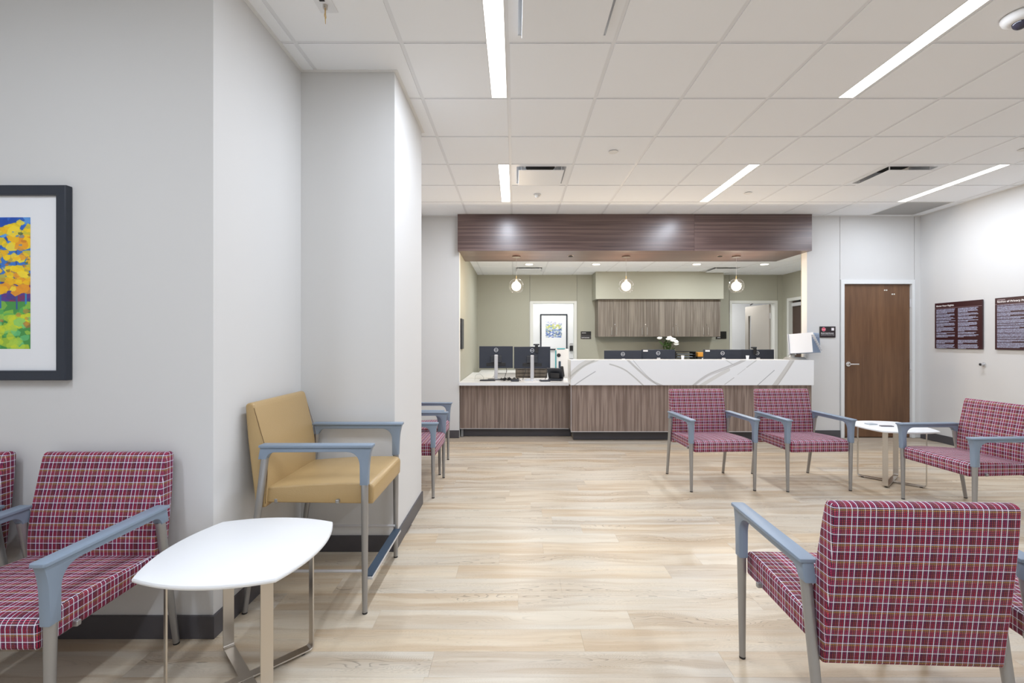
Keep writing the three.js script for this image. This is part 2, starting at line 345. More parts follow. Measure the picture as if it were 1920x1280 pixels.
{
  const c = thing('ceiling', 'white acoustic tile ceiling with recessed grid', 'ceiling', [0, 0, 0], 0, undefined, 'structure');
  const rects = [[X_FAR, X_R, D_REAR, D_P], [X_L, X_R, D_P, D_C], [X_C, X_R, D_C, D_E], [X_ALC, X_R, D_E, D_B]];
  const stripCell = new Set(); strips.forEach(([i, j]) => { stripCell.add(i + ',' + j); stripCell.add(i + ',' + (j + 1)); });
  const e = 0.0125, whole = bx(0, P - 2 * e, CEIL, CEIL + 0.014, 0, P - 2 * e);
  for (let i = -7; i < 10; i++) for (let j = -11; j < 7; j++) {
    if (openCells.has(i + ',' + j)) continue;
    const x0 = COL0 + i * P, x1 = x0 + P, d0 = ROW0 + j * P, d1 = d0 + P, cut = stripCell.has(i + ',' + j) ? STRIP_W - 0.004 : 0, list = [];
    for (const [rx0, rx1, rd0, rd1] of rects) {
      const a0 = Math.max(x0 + e, rx0), a1 = Math.min(x1 - e - cut, rx1), b0 = Math.max(d0 + e, rd0), b1 = Math.min(d1 - e, rd1);
      if (a1 - a0 > 0.004 && b1 - b0 > 0.004) list.push([a0, a1, b0, b1]);
    }
    if (!list.length) continue;
    if (list.length === 1 && Math.abs(list[0][1] - list[0][0] - (P - 2 * e)) < 1e-6 && Math.abs(list[0][3] - list[0][2] - (P - 2 * e)) < 1e-6) part(c, 'tile', whole, M.tile, [list[0][0], 0, -list[0][2]]);
    else part(c, 'tile', list.length > 1 ? mergeGeometries(list.map(([a0, a1, b0, b1]) => bx(a0, a1, CEIL, CEIL + 0.014, b0, b1))) : bx(list[0][0], list[0][1], CEIL, CEIL + 0.014, list[0][2], list[0][3]), M.tile);
  }
  const gy0 = CEIL + 0.0035, gy1 = CEIL + 0.03, h = 0.0122;
  for (let i = -6; i < 10; i++) { const x = COL0 + i * P; for (const [rx0, rx1, rd0, rd1] of [[X_FAR, X_L, D_REAR, D_P], [X_L, X_C, D_REAR, D_C], [X_C, X_R, D_REAR, D_B], [X_ALC, X_C, D_E, D_B]]) if (x > rx0 && x < rx1) part(c, 'grid_bar', bx(x - h, x + h, gy0, gy1, rd0, rd1), M.gridBar); }
  for (let j = -10; j < 7; j++) { const d = ROW0 + j * P; const l = d < D_P ? X_FAR : d < D_C ? X_L : d < D_E ? X_C : X_ALC; if (d < D_B) part(c, 'grid_bar', bx(l, X_R, gy0 + 0.0008, gy1 + 0.0008, d - h, d + h), M.gridBar); }

  const o = thing('ceiling_office', 'white tile ceiling of the office behind reception', 'ceiling', [0, 0, 0], 0, undefined, 'structure');
  const OR0 = 7.193, officeOpen = new Set(['0,2', '6,2']);
  for (let i = -2; i < 10; i++) for (let j = -1; j < 4; j++) {
    if (officeOpen.has(i + ',' + j)) continue;
    const x0 = Math.max(COL0 + i * P + e, -0.767), x1 = Math.min(COL0 + (i + 1) * P - e, 5.49), d0 = Math.max(OR0 + j * P + e, 7.09), d1 = Math.min(OR0 + (j + 1) * P - e, D_O);
    if (x1 - x0 > 0.01 && d1 - d0 > 0.01) part(o, 'tile', bx(x0, x1, OFFICE_CEIL, OFFICE_CEIL + 0.014, d0, d1), M.tile);
  }
  for (let i = -1; i < 10; i++) { const x = COL0 + i * P; part(o, 'grid_bar', bx(x - h, x + h, OFFICE_CEIL + 0.0035, OFFICE_CEIL + 0.03, 7.09, D_O), M.gridBar); }
  for (let j = 0; j < 4; j++) { const d = OR0 + j * P; part(o, 'grid_bar', bx(-0.767, 5.49, OFFICE_CEIL + 0.0043, OFFICE_CEIL + 0.0308, d - h, d + h), M.gridBar); }
  part(o, 'front_strip', bx(4.014, 5.49, OFFICE_CEIL, OFFICE_CEIL + 0.03, 6.475, 7.09), M.tile);
}

// ================================================================ LIGHT FITTINGS
for (const [i, j, label] of strips) {
  const x1 = COL0 + (i + 1) * P - 0.011, x0 = x1 - STRIP_W, d0 = ROW0 + j * P + 0.004, d1 = ROW0 + (j + 2) * P - 0.004, xc = (x0 + x1) / 2, dc = (d0 + d1) / 2;
  const t = thing('linear_light', label, 'ceiling light', [xc, CEIL, -dc], 0, 'recessed linear lights');
  const w = STRIP_W, l = d1 - d0;
  part(t, 'housing', mergeGeometries([bx(-w / 2, -w / 2 + 0.005, -0.002, 0.06, -l / 2, l / 2), bx(w / 2 - 0.005, w / 2, -0.002, 0.06, -l / 2, l / 2), bx(-w / 2 + 0.005, w / 2 - 0.005, -0.002, 0.06, -l / 2, -l / 2 + 0.005), bx(-w / 2 + 0.005, w / 2 - 0.005, -0.002, 0.06, l / 2 - 0.005, l / 2)]), M.white);
  part(t, 'lens', bx(-w / 2 + 0.005, w / 2 - 0.005, 0.001, 0.012, -l / 2 + 0.005, l / 2 - 0.005), M.lens);
  const li = new THREE.RectAreaLight(STRIP_COLOR, STRIP_LIGHT, w - 0.012, l - 0.012); li.name = 'strip'; li.rotation.x = -Math.PI / 2; li.position.y = -0.004; t.add(li);
}
function diffuser(label, x, d, y, plaque = 0.45) {
  const t = thing('air_diffuser', label, 'air vent', [x, y, -d], 0, 'square plaque air diffusers');
  const ring = poly([[-0.297, -0.297], [0.297, -0.297], [0.297, 0.297], [-0.297, 0.297]]); ring.holes.push(new THREE.Path([[-0.245, -0.245], [-0.245, 0.245], [0.245, 0.245], [0.245, -0.245]].map(([a, b]) => new THREE.Vector2(a, b))));
  const rg = new THREE.ExtrudeGeometry(ring, { depth: 0.006, bevelEnabled: false }); rg.rotateX(Math.PI / 2); rg.translate(0, 0.006, 0);
  part(t, 'flange', rg, M.vent);
  const cone = new THREE.CylinderGeometry(0.17 * Math.SQRT2, 0.2455 * Math.SQRT2, 0.1, 4, 1, true); cone.rotateY(Math.PI / 4); cone.translate(0, 0.055, 0);
  part(t, 'cone', toCreasedNormals(cone, 0.5), M.vent);
  part(t, 'duct_neck', new THREE.CylinderGeometry(0.15, 0.15, 0.05, 32), M.dark, [0, 0.107, 0]);
  part(t, 'back_plate', bx(-0.25, 0.25, 0.106, 0.112, -0.25, 0.25), M.vent);
  part(t, 'plaque', rbox(plaque, 0.006, plaque, 0.002), M.vent, [0, -0.027, 0]);
  for (const a of [-1, 1]) for (const b of [-1, 1]) part(t, 'hanger', bx(a * 0.2 - 0.004, a * 0.2 + 0.004, -0.026, 0.06, b * 0.2 - 0.004, b * 0.2 + 0.004), M.vent);
  return t;
}
diffuser('white square air diffuser cut by the top of the picture', COL0 + P / 2, ROW0 - P / 2, CEIL);
diffuser('white square air diffuser beside the short light before the beam', COL0 + P / 2, ROW0 + 3.5 * P, CEIL);
diffuser('white square air diffuser over the brown door side seats', COL0 + 6.5 * P, ROW0 + 3.5 * P, CEIL);
diffuser('white square air diffuser in office ceiling by the leftmost pendant', COL0 + 0.5 * P, 7.193 + 2.5 * P, OFFICE_CEIL);
diffuser('white square air diffuser in office ceiling by the rightmost pendant', COL0 + 6.5 * P, 7.193 + 2.5 * P, OFFICE_CEIL);
{
  const t = thing('return_grille', 'grey perforated return air panel in the ceiling corner', 'air vent', [COL0 + 8.5 * P, CEIL, -(ROW0 + 5.5 * P)]);
  part(t, 'frame', mergeGeometries([bx(-0.297, 0.297, 0, 0.012, -0.297, -0.285), bx(-0.297, 0.297, 0, 0.012, 0.285, 0.297), bx(-0.297, -0.285, 0, 0.012, -0.285, 0.285), bx(0.285, 0.297, 0, 0.012, -0.285, 0.285)]), M.white);
  const perf = dataTex(256, 256, (u, v) => { const a = (u * 64) % 1 - 0.5, b = (v * 64) % 1 - 0.5; return a * a + b * b < 0.12 ? [40, 40, 40] : [205, 204, 202]; });
  part(t, 'panel', boxUV(bx(-0.285, 0.285, 0.003, 0.008, -0.285, 0.285), 1 / 0.57, 1 / 0.57), std(0xffffff, 0.6, 0, { map: perf }));
}
// office downlights
for (const [x, label] of [[0.25, 'small round office downlight above the paired monitors'], [1.43, 'small round office downlight left of the wall cabinets'], [3.2, 'small round office downlight over the right cabinets'], [4.39, 'small round office downlight before the half open door']]) {
  const t = thing('downlight', label, 'ceiling light', [x, OFFICE_CEIL, -8.11], 0, 'office downlights');
  part(t, 'trim_ring', new THREE.CylinderGeometry(0.085, 0.085, 0.006, 32), M.white, [0, -0.003, 0]);
  part(t, 'lens', new THREE.CylinderGeometry(0.066, 0.066, 0.004, 32), M.canLens, [0, -0.0075, 0]);
  const li = new THREE.RectAreaLight(OFFICE_COLOR, OFFICE_CAN, 0.11, 0.11); li.name = 'can'; li.rotation.x = -Math.PI / 2; li.position.y = -0.012; t.add(li);
}
for (const [x, d, label, y, I] of [[0.9, 10.4, 'flat ceiling panel light in the white side room', 2.70, 24], [4.9, 10.5, 'flat ceiling panel light in the white corridor', 2.70, 24]]) {
  const t = thing('panel_light', label, 'ceiling light', [x, y, -d]);
  part(t, 'frame', rbox(0.6, 0.02, 0.6, 0.004), M.white, [0, -0.011, 0]);
  part(t, 'lens', bx(-0.28, 0.28, -0.024, -0.0215, -0.28, 0.28), M.canLens);
  const li = new THREE.RectAreaLight(0xffffff, I, 0.54, 0.54); li.name = 'panel'; li.rotation.x = -Math.PI / 2; li.position.y = -0.03; t.add(li);
}
// pendants
for (const [x, label] of [[0.02, 'clear globe pendant hanging above the paired monitors, leftmost of three'], [1.602, 'clear globe pendant hanging at the middle of the beam'], [3.19, 'clear globe pendant nearest the brown door']]) {
  const t = thing('pendant_light', label, 'pendant light', [x, 2.551, -6.64], 0, 'globe pendants under the beam');
  part(t, 'canopy', new THREE.CylinderGeometry(0.055, 0.062, 0.018, 28), M.steel, [0, -0.009, 0]);
  part(t, 'cable', rod([0, -0.018, 0], [0, -0.285, 0], 0.0018, 0.0018, 8), M.silver);
  part(t, 'stem', rod([0, -0.285, 0], [0, -0.352, 0], 0.006, 0.006, 12), M.brass);
  const cy = -0.432, r = 0.108, pts = [];
  for (let k = 0; k <= 30; k++) { const a = 0.12 + (Math.PI * 0.80 - 0.12) * k / 30; pts.push(new THREE.Vector2(Math.sin(a) * r, cy + Math.cos(a) * r)); }
  for (let k = 30; k >= 0; k--) { const q = pts[k]; pts.push(new THREE.Vector2(q.x * 0.975, cy + (q.y - cy) * 0.975)); }
  part(t, 'globe', new THREE.LatheGeometry(pts, 40), M.glass);
  part(t, 'socket', new THREE.CylinderGeometry(0.018, 0.024, 0.03, 20), M.steel, [0, -0.352, 0]);
  part(t, 'bulb', new THREE.SphereGeometry(0.066, 32, 20), M.bulb, [0, cy - 0.002, 0]);
  const li = new THREE.PointLight(PENDANT_COLOR, PENDANT); li.name = 'bulb_glow'; li.position.set(0, cy - 0.002, 0); li.shadow.radius = 2.8; t.add(li);
}

// small ceiling things
{
  const cap = (x, d, label, r = 0.042) => { const t = thing('sprinkler_cap', label, 'sprinkler', [x, CEIL, -d], 0, 'round sprinkler caps'); part(t, 'plate', new THREE.CylinderGeometry(r, r, 0.004, 32), M.white, [0, -0.006, 0]); part(t, 'collar', new THREE.CylinderGeometry(r * 0.8, r * 0.8, 0.006, 32), M.dark, [0, -0.001, 0]); };
  cap(0.89, 4.17, 'round white sprinkler cap in the tile before the middle pendant');
  cap(4.55, 4.12, 'round white sprinkler cap near the linear light by notice wall');
  cap(2.70, 5.34, 'round white sprinkler cap right of the light over the chairs');
  const s = thing('smoke_detector', 'small white dome detector below the air diffuser by the beam', 'detector', [0.262, CEIL, -5.40]);
  part(s, 'base', new THREE.CylinderGeometry(0.04, 0.045, 0.012, 28), M.white, [0, -0.006, 0]); part(s, 'dome', new THREE.SphereGeometry(0.03, 24, 10, 0, Math.PI * 2, Math.PI / 2, Math.PI / 2), M.white, [0, -0.012, 0]);
  const c = thing('security_camera', 'white ceiling dome camera with dark bubble at the corner', 'camera', [2.655, CEIL, -2.42]);
  part(c, 'housing', new THREE.LatheGeometry([[0, 0], [0.078, 0], [0.078, -0.012], [0.07, -0.03], [0.045, -0.042], [0.0, -0.043]].map(([a, b]) => new THREE.Vector2(a, b)), 40), M.white);
  part(c, 'bubble', new THREE.SphereGeometry(0.034, 28, 14, 0, Math.PI * 2, Math.PI / 2, Math.PI / 2), std(new THREE.Color().setRGB(0.03, 0.028, 0.045), 0.08), [0, -0.041, 0]);
  const k = thing('ceiling_key_switch', 'small ceiling key switch with hanging brass key', 'switch', [-0.965, CEIL, -2.345]);
  part(k, 'plate', bx(-0.045, 0.045, -0.004, -0.0005, -0.055, 0.055), M.gridBar);
  part(k, 'cylinder_lock', rod([0, -0.004, 0], [0, -0.022, 0], 0.012, 0.011, 20), M.steel);
  part(k, 'slot', bx(-0.016, 0.010, -0.0065, -0.004, -0.042, -0.03), M.dark);
  part(k, 'key', mergeGeometries([bx(-0.0015, 0.0015, -0.05, -0.02, -0.006, 0.006), new THREE.CylinderGeometry(0.011, 0.011, 0.003, 20).rotateZ(Math.PI / 2).translate(0, -0.058, 0)]), M.brass);
  part(k, 'key_tag', rod([0, -0.066, 0], [0.002, -0.1, 0.002], 0.003, 0.0015, 8), M.brass);
}
// dark soffit caps on the beam underside
for (const [x, label] of [[0.80, 'dark round soffit sensor between the first two pendants'], [2.945, 'dark round soffit sensor beside the pendant nearest the door']]) {
  const t = thing('soffit_sensor', label, 'sensor', [x, 2.551, -6.62], 0, 'soffit sensors');
  part(t, 'ring', new THREE.CylinderGeometry(0.042, 0.042, 0.005, 28), M.steel, [0, -0.0025, 0]); part(t, 'cap', new THREE.CylinderGeometry(0.034, 0.03, 0.008, 28), M.dark, [0, -0.008, 0]);
}

// ================================================================ DOORS
{ // main door
  const t = thing('door_1', 'closed brown wooden door with lever handle and white frame', 'door', [0, 0, 0], 0, undefined, 'structure');
  part(t, 'frame', mergeGeometries([bx(4.477, 4.522, 0, 2.17, 6.322, 6.45), bx(5.451, 5.490, 0, 2.17, 6.322, 6.45), bx(4.522, 5.451, 2.113, 2.17, 6.322, 6.45)]), M.frameWhite);
  const slab = part(t, 'slab', boxUV(bx(4.526, 5.447, 0.008, 2.109, 6.36, 6.404)), M.doorWood);
  const h = part(t, 'lever_handle', rod([4.592, 1.012, -6.345], [4.592, 1.012, -6.36], 0.033, 0.033, 28), M.chrome);
  part(h, 'spindle', rod([4.592, 1.012, -6.30], [4.592, 1.012, -6.345], 0.011, 0.013, 16), M.chrome);
  part(h, 'lever', rbox(0.125, 0.019, 0.014, 0.005), M.chrome, [4.645, 1.012, -6.302]);
  for (const y of [1.85, 0.99, 0.2]) part(t, 'hinge', rod([5.450, y - 0.055, -6.35], [5.450, y + 0.055, -6.35], 0.011, 0.011, 12), M.silver);
  for (const [dx, y] of [[0.575, 2.03], [0.602, 2.03], [0.68, 1.975], [0.707, 1.975]]) part(t, 'bumper', new THREE.CylinderGeometry(0.009, 0.009, 0.006, 14), M.petal, [4.526 + dx, y, -6.358], [Math.PI / 2, 0, 0]);
}
{ // office left doorway
  const t = thing('door_2', 'open doorway with pale frame leading to the white side room', 'door', [0, 0, 0], 0, undefined, 'structure');
  part(t, 'frame', mergeGeometries([bx(0.311, 0.372, 0, 2.14, D_O - 0.015, D_O + 0.135), bx(1.212, 1.268, 0, 2.14, D_O - 0.015, D_O + 0.135), bx(0.372, 1.212, 2.095, 2.14, D_O - 0.015, D_O + 0.135)]), M.frameBeige);
}
{ // office right doorway with open grey leaf
  const t = thing('door_3', 'half open grey door with slim window in the office doorway', 'door', [0, 0, 0], 0, undefined, 'structure');
  part(t, 'frame', mergeGeometries([bx(4.400, 4.446, 0, 2.15, D_O - 0.015, D_O + 0.135), bx(5.318, 5.380, 0, 2.15, D_O - 0.015, D_O + 0.135), bx(4.446, 5.318, 2.10, 2.15, D_O - 0.015, D_O + 0.135)]), M.frameBeige);
  const leaf = part(t, 'leaf', mergeGeometries([bx(-0.86, -0.74, 0.01, 2.09, -0.022, 0.022), bx(-0.64, 0, 0.01, 2.09, -0.022, 0.022), bx(-0.74, -0.64, 0.01, 0.9, -0.022, 0.022), bx(-0.74, -0.64, 1.88, 2.09, -0.022, 0.022)]), M.doorGrey, [5.31, 0, -(D_O + 0.14)], [0, -1.49, 0]);
  part(leaf, 'vision_panel', bx(-0.74, -0.64, 0.9, 1.88, -0.003, 0.003), M.glass);
  for (const y of [1.85, 1.0]) part(leaf, 'hinge', rod([0.005, y - 0.06, 0], [0.005, y + 0.06, 0], 0.014, 0.014, 12), M.silver);
  part(t, 'closer_arm', rod([4.98, 2.085, -(D_O + 0.3)], [5.02, 2.14, -(D_O + 0.16)], 0.012, 0.012, 8), M.black);
}
{ // office side-wall door
  const t = thing('door_4', 'dark brown office side door with silver closer and pale frame', 'door', [0, 0, 0], 0, undefined, 'structure');
  part(t, 'frame', mergeGeometries([bx(5.475, 5.62, 0, 2.18, 9.22, 9.28), bx(5.475, 5.62, 0, 2.18, 8.34, 8.40), bx(5.475, 5.62, 2.12, 2.18, 8.40, 9.22)]), M.frameBeige);
  part(t, 'slab', bx(5.555, 5.60, 0.01, 2.118, 8.402, 9.218), M.doorDark);
  const c = part(t, 'closer', rbox(0.06, 0.07, 0.32, 0.006), M.silver, [5.522, 2.045, -9.0]);
  part(c, 'closer_arm', rod([0, 0.035, -0.06], [-0.02, 0.075, 0.12], 0.008, 0.008, 8), M.black);
}

// ================================================================ CHAIRS
function buildChair(o, name, label, category, pos, turn, group) {
  const t = thing(name, label, category, pos, turn, group);
  const { dy = 0, zf = 0.27, zr = -0.285, hw = 0.285, seatFront = 0.285, mat = M.fabric, stool = false } = o;
  const fab = (g) => boxUV(g);
  const seatRear = -0.205, sb = 0.35 + dy, st = 0.452 + dy, sr = 0.432 + dy;
  // seat
  const s = new THREE.Shape();
  s.moveTo(seatRear, sb + 0.006); s.lineTo(seatFront - 0.012, sb); s.quadraticCurveTo(seatFront + 0.001, sb, seatFront, sb + 0.02);
  s.lineTo(seatFront + 0.002, st - 0.03); s.quadraticCurveTo(seatFront, st - 0.001, seatFront - 0.035, st + 0.002);
  s.bezierCurveTo(0.12, st + 0.006, 0.0, sr + 0.016, seatRear, sr); s.closePath();
  const seat = part(t, 'seat', fab(profileX(s, (hw - 0.021) * 2, 0.010, 3, 12)), mat);
  // backrest
  const b = new THREE.Shape(), bb = 0.335 + dy, bt = 0.852 + dy;
  b.moveTo(-0.247, bb + 0.01); b.quadraticCurveTo(-0.245, bb, -0.232, bb); b.lineTo(-0.205, bb); b.quadraticCurveTo(-0.196, bb, -0.194, bb + 0.012);
  b.bezierCurveTo(-0.176, bb + 0.13, -0.186, bb + 0.24, -0.222, bb + 0.38); b.quadraticCurveTo(-0.238, bt - 0.06, -0.250, bt - 0.018); b.quadraticCurveTo(-0.256, bt, -0.272, bt);
  b.quadraticCurveTo(-0.298, bt, -0.297, bt - 0.022); b.bezierCurveTo(-0.288, bt - 0.2, -0.268, bb + 0.2, -0.247, bb + 0.01); b.closePath();
  const back = part(t, 'backrest', fab(profileX(b, (hw - 0.012) * 2, 0.010, 3, 12)), mat);
  if (stool) {
    const w = hw - 0.021;
    for (const sx of [-1, 1]) part(seat, 'seam', tube([[sx * (w - 0.0015), sr - 0.008, seatRear + 0.01], [sx * (w - 0.0015), st - 0.018, 0.05], [sx * (w - 0.0015), st - 0.012, 0.2], [sx * (w - 0.0015), st - 0.03, seatFront - 0.012]], 0.0016, 20, 5), M.seam);
    part(back, 'seam', tube([[-(hw - 0.0135), bb + 0.02, -0.198], [-(hw - 0.0135), bb + 0.25, -0.19], [-(hw - 0.0135), bb + 0.4, -0.228], [-(hw - 0.0135), bt - 0.025, -0.254]], 0.0014, 20, 5), M.seam);
    part(back, 'seam', tube([[hw - 0.0135, bb + 0.02, -0.198], [hw - 0.0135, bb + 0.25, -0.19], [hw - 0.0135, bb + 0.4, -0.228], [hw - 0.0135, bt - 0.025, -0.254]], 0.0014, 20, 5), M.seam);
  }
  const yT = 0.628 + dy - (stool ? -0.012 : 0), sock = (stool ? 0.455 : 0.43) + dy, ax = hw + 0.006;
  const lean = (zr + 0.187) / -(0.59 + dy);   // rear leg slope
  for (const sx of [-1, 1]) {
    const a = new THREE.Shape();
    a.moveTo(zf + 0.019, sock); a.bezierCurveTo(zf + 0.022, yT - 0.09, zf + 0.022, yT - 0.05, zf + 0.040, yT); a.lineTo(-0.204, yT);
    a.lineTo(-0.207 - 0.055 * lean, yT - 0.058); a.lineTo(-0.168 - 0.055 * lean, yT - 0.058);
    a.quadraticCurveTo(-0.166, yT - 0.026, -0.135, yT - 0.024); a.lineTo(zf - 0.085, yT - 0.022); a.quadraticCurveTo(zf - 0.026, yT - 0.024, zf - 0.020, yT - 0.085); a.lineTo(zf - 0.019, sock); a.closePath();
    const arm = part(t, 'arm', profileX(a, 0.038, 0.005, 2, 10), M.arm, [sx * ax, 0, 0]);
    const c = new THREE.Shape(), w2 = 0.0285, z0 = -0.207, z1 = zf + 0.046;
    c.moveTo(-w2 + 0.004, z0); c.lineTo(w2 - 0.004, z0); c.quadraticCurveTo(w2, z0, w2, z0 + 0.006); c.lineTo(w2, z1 - 0.012); c.quadraticCurveTo(w2 - 0.002, z1, w2 - 0.012, z1); c.lineTo(-w2 + 0.012, z1); c.quadraticCurveTo(-w2 + 0.002, z1, -w2, z1 - 0.012); c.lineTo(-w2, z0 + 0.006); c.quadraticCurveTo(-w2, z0, -w2 + 0.004, z0);
    const cg = new THREE.ExtrudeGeometry(c, { depth: 0.006, bevelEnabled: true, bevelSize: 0.004, bevelThickness: 0.004, bevelOffset: -0.004, bevelSegments: 2, curveSegments: 6 }); cg.rotateX(Math.PI / 2); cg.scale(1, 1, 1); cg.translate(0, yT + 0.010, 0);
    part(arm, 'arm_cap', toCreasedNormals(cg, 0.6), M.arm);
    // legs
    const fx = sx * (ax - 0.003), fl = part(t, 'leg', rod([fx, 0.008, zf], [sx * ax, sock + 0.004, zf], 0.0125, 0.0182, 20), M.leg);
    part(fl, 'glide', rod([fx, 0, zf], [fx, 0.009, zf], 0.0125, 0.0125, 16), M.glide);
    const yr = yT - 0.05, rl = part(t, 'leg', rod([fx, 0.008, zr], [sx * ax, yr, -0.188], 0.0125, 0.0182, 20), M.leg);
    part(rl, 'glide', rod([fx, 0, zr - 0.001], [fx, 0.009, zr], 0.0125, 0.0125, 16), M.glide);
    part(t, 'seat_rail', rbox(0.012, 0.032, zf + 0.2, 0.003), M.leg, [sx * (hw - 0.085), sb + 0.012, (zf - 0.2) / 2]);
  }
  part(t, 'crossbar', rbox((hw - 0.004) * 2, 0.02, 0.018, 0.004), M.leg, [0, sb + 0.016, 0.16]);
  part(t, 'crossbar', rbox((hw - 0.02) * 2, 0.022, 0.018, 0.004), M.leg, [0, sb + 0.016, -0.15]);
  if (stool) {
    const fr = part(t, 'footrest', rbox(hw * 2 - 0.01, 0.014, 0.046, 0.004), M.silver, [0, 0.168, zf + 0.012]);
    part(fr, 'tread', rbox(hw * 2 - 0.016, 0.006, 0.044, 0.002), M.rubber, [0, 0.010, 0]);
    for (const sx of [-1, 1]) part(t, 'side_stretcher', rod([sx * (hw - 0.012), 0.20, zf], [sx * (hw - 0.012), 0.20, zr + (-0.188 - zr) * 0.2 / (yT - 0.05)], 0.0075, 0.0075, 14), M.silver);
  }
  return t;
}
const CH = 'plaid armchairs of the waiting room';
const chairA = buildChair({}, 'guest_armchair', 'plaid armchair facing out from the counter, further from the brown door', 'chair', [1.833, 0, -4.36], 0.055, CH);
copyOf(chairA, 'guest_armchair', 'plaid armchair facing out from the counter, next to the white table', [2.687, 0, -4.36], 0.05);
copyOf(chairA, 'guest_armchair', 'plaid armchair seen side-on below the notice boards, in front of the white table', [3.56, 0, -3.615], -Math.PI / 2 + 0.05);
copyOf(chairA, 'guest_armchair', 'large plaid armchair seen from behind at the lower right', [1.238, 0, -1.666], Math.PI - 0.04);
copyOf(chairA, 'guest_armchair', 'plaid armchair mostly hidden beside the one seen from behind', [1.965, 0, -1.625], Math.PI - 0.16);
copyOf(chairA, 'guest_armchair', 'plaid armchair under the tree picture, beside the white side table', [-1.785, 0, -1.752], 0);
copyOf(chairA, 'guest_armchair', 'plaid armchair cut by the left edge under the tree picture', [-2.485, 0, -1.752], 0);
copyOf(chairA, 'guest_armchair', 'plaid armchair just past the projecting wall end, the nearer of two', [-0.965, 0, -4.205], Math.PI / 2);
copyOf(chairA, 'guest_armchair', 'plaid armchair past the wall end, closer to the reception desk', [-1.02, 0, -4.885], Math.PI / 2);
buildChair({ dy: 0.178, zf: 0.30, zr: -0.29, hw: 0.29, seatFront: 0.335, mat: M.vinyl, stool: true }, 'hip_chair', 'tall tan vinyl armchair with footrest standing in the wall niche', 'chair', [-1.037, 0, -2.556], Math.PI / 2);

// ================================================================ SIDE TABLES
function sideTable(label, pos, turn) {
  const t = thing('side_table', label, 'table', pos, turn, 'white side tables');
  const a = 0.246, q = 0.052, s = new THREE.Shape();
  s.moveTo(-a, -a); s.quadraticCurveTo(0, -a - 2 * q, a, -a); s.quadraticCurveTo(a + 2 * q, 0, a, a); s.quadraticCurveTo(0, a + 2 * q, -a, a); s.quadraticCurveTo(-a - 2 * q, 0, -a, -a);
  const g = new THREE.ExtrudeGeometry(s, { depth: 0.004, bevelEnabled: true, bevelSize: 0.005, bevelThickness: 0.006, bevelOffset: -0.005, bevelSegments: 3, curveSegments: 24 }); g.rotateX(Math.PI / 2); g.translate(0, 0.523, 0);
  part(t, 'table_top', toCreasedNormals(g, 0.5), M.tableTop);
  const L = 0.182 * Math.SQRT2, th = 0.006, r = 0.022, y0 = 0.010, y1 = 0.513, w = 0.042;
  const u = new THREE.Shape(); u.moveTo(-L, y1); u.lineTo(-L, y0 + r); u.quadraticCurveTo(-L, y0, -L + r, y0); u.lineTo(L - r, y0); u.quadraticCurveTo(L, y0, L, y0 + r); u.lineTo(L, y1); u.lineTo(L - th, y1); u.lineTo(L - th, y0 + r); u.quadraticCurveTo(L - th, y0 + th, L - r, y0 + th); u.lineTo(-L + r, y0 + th); u.quadraticCurveTo(-L + th, y0 + th, -L + th, y0 + r); u.lineTo(-L + th, y1); u.closePath();
  for (const k of [0, 1]) {
    const ug = profileX(u, w, 0.0008, 1, 8), ang = Math.PI / 4 + k * Math.PI / 2;
    const leg = part(t, 'leg_frame', ug, M.steel, [0, k * 0.0004, 0], [0, ang, 0]);
    for (const e of [-1, 1]) part(leg, 'glide', new THREE.CylinderGeometry(0.012, 0.012, 0.010, 16), M.glide, [0, 0.005, e * (L - 0.04)]);
  }
  part(t, 'mounting_plate', rbox(0.38, 0.006, 0.38, 0.002), M.steel, [0, 0.507, 0]);
  return t;
}
sideTable('white side table with crossed steel legs between plaid and tan chairs', [-1.062, 0, -1.818], 0);
sideTable('white side table with leaflets in front of the brown door', [3.553, 0, -4.357], -0.05);
solo('leaflet_stack', 'small grey and white leaflet stack on the far white table', 'leaflets', rbox(0.085, 0.016, 0.06, 0.002), std(new THREE.Color().setRGB(0.42, 0.46, 0.5), 0.6), [3.43, 0.531, -4.44], [0, 0.1, 0]);
solo('remote_control', 'small dark remote lying on the far white table', 'remote', rbox(0.11, 0.014, 0.04, 0.005), std(new THREE.Color().setRGB(0.12, 0.11, 0.13), 0.4), [3.50, 0.530, -4.34], [0, -0.12, 0]);
solo('paper_sheet', 'white paper sheet lying on the far white table', 'paper', rbox(0.2, 0.004, 0.15, 0.001), M.paper, [3.60, 0.525, -4.40], [0, -0.1, 0]);

// ================================================================ RECEPTION COUNTERS
function veinDraw(c, w, h, lines) {
  c.fillStyle = 'rgb(236,237,238)'; c.fillRect(0, 0, w, h); c.lineCap = 'round'; c.lineJoin = 'round';
  for (const [pts, wid, col, al] of lines) {
    c.globalAlpha = al * 0.74; c.strokeStyle = col; c.lineWidth = wid; c.beginPath(); c.moveTo(...pts[0]);
    for (let i = 1; i < pts.length - 1; i++) { const mx = (pts[i][0] + pts[i + 1][0]) / 2, my = (pts[i][1] + pts[i + 1][1]) / 2; c.quadraticCurveTo(pts[i][0], pts[i][1], mx, my); }
    c.lineTo(...pts[pts.length - 1]); c.stroke();
  }
  c.globalAlpha = 1;
}
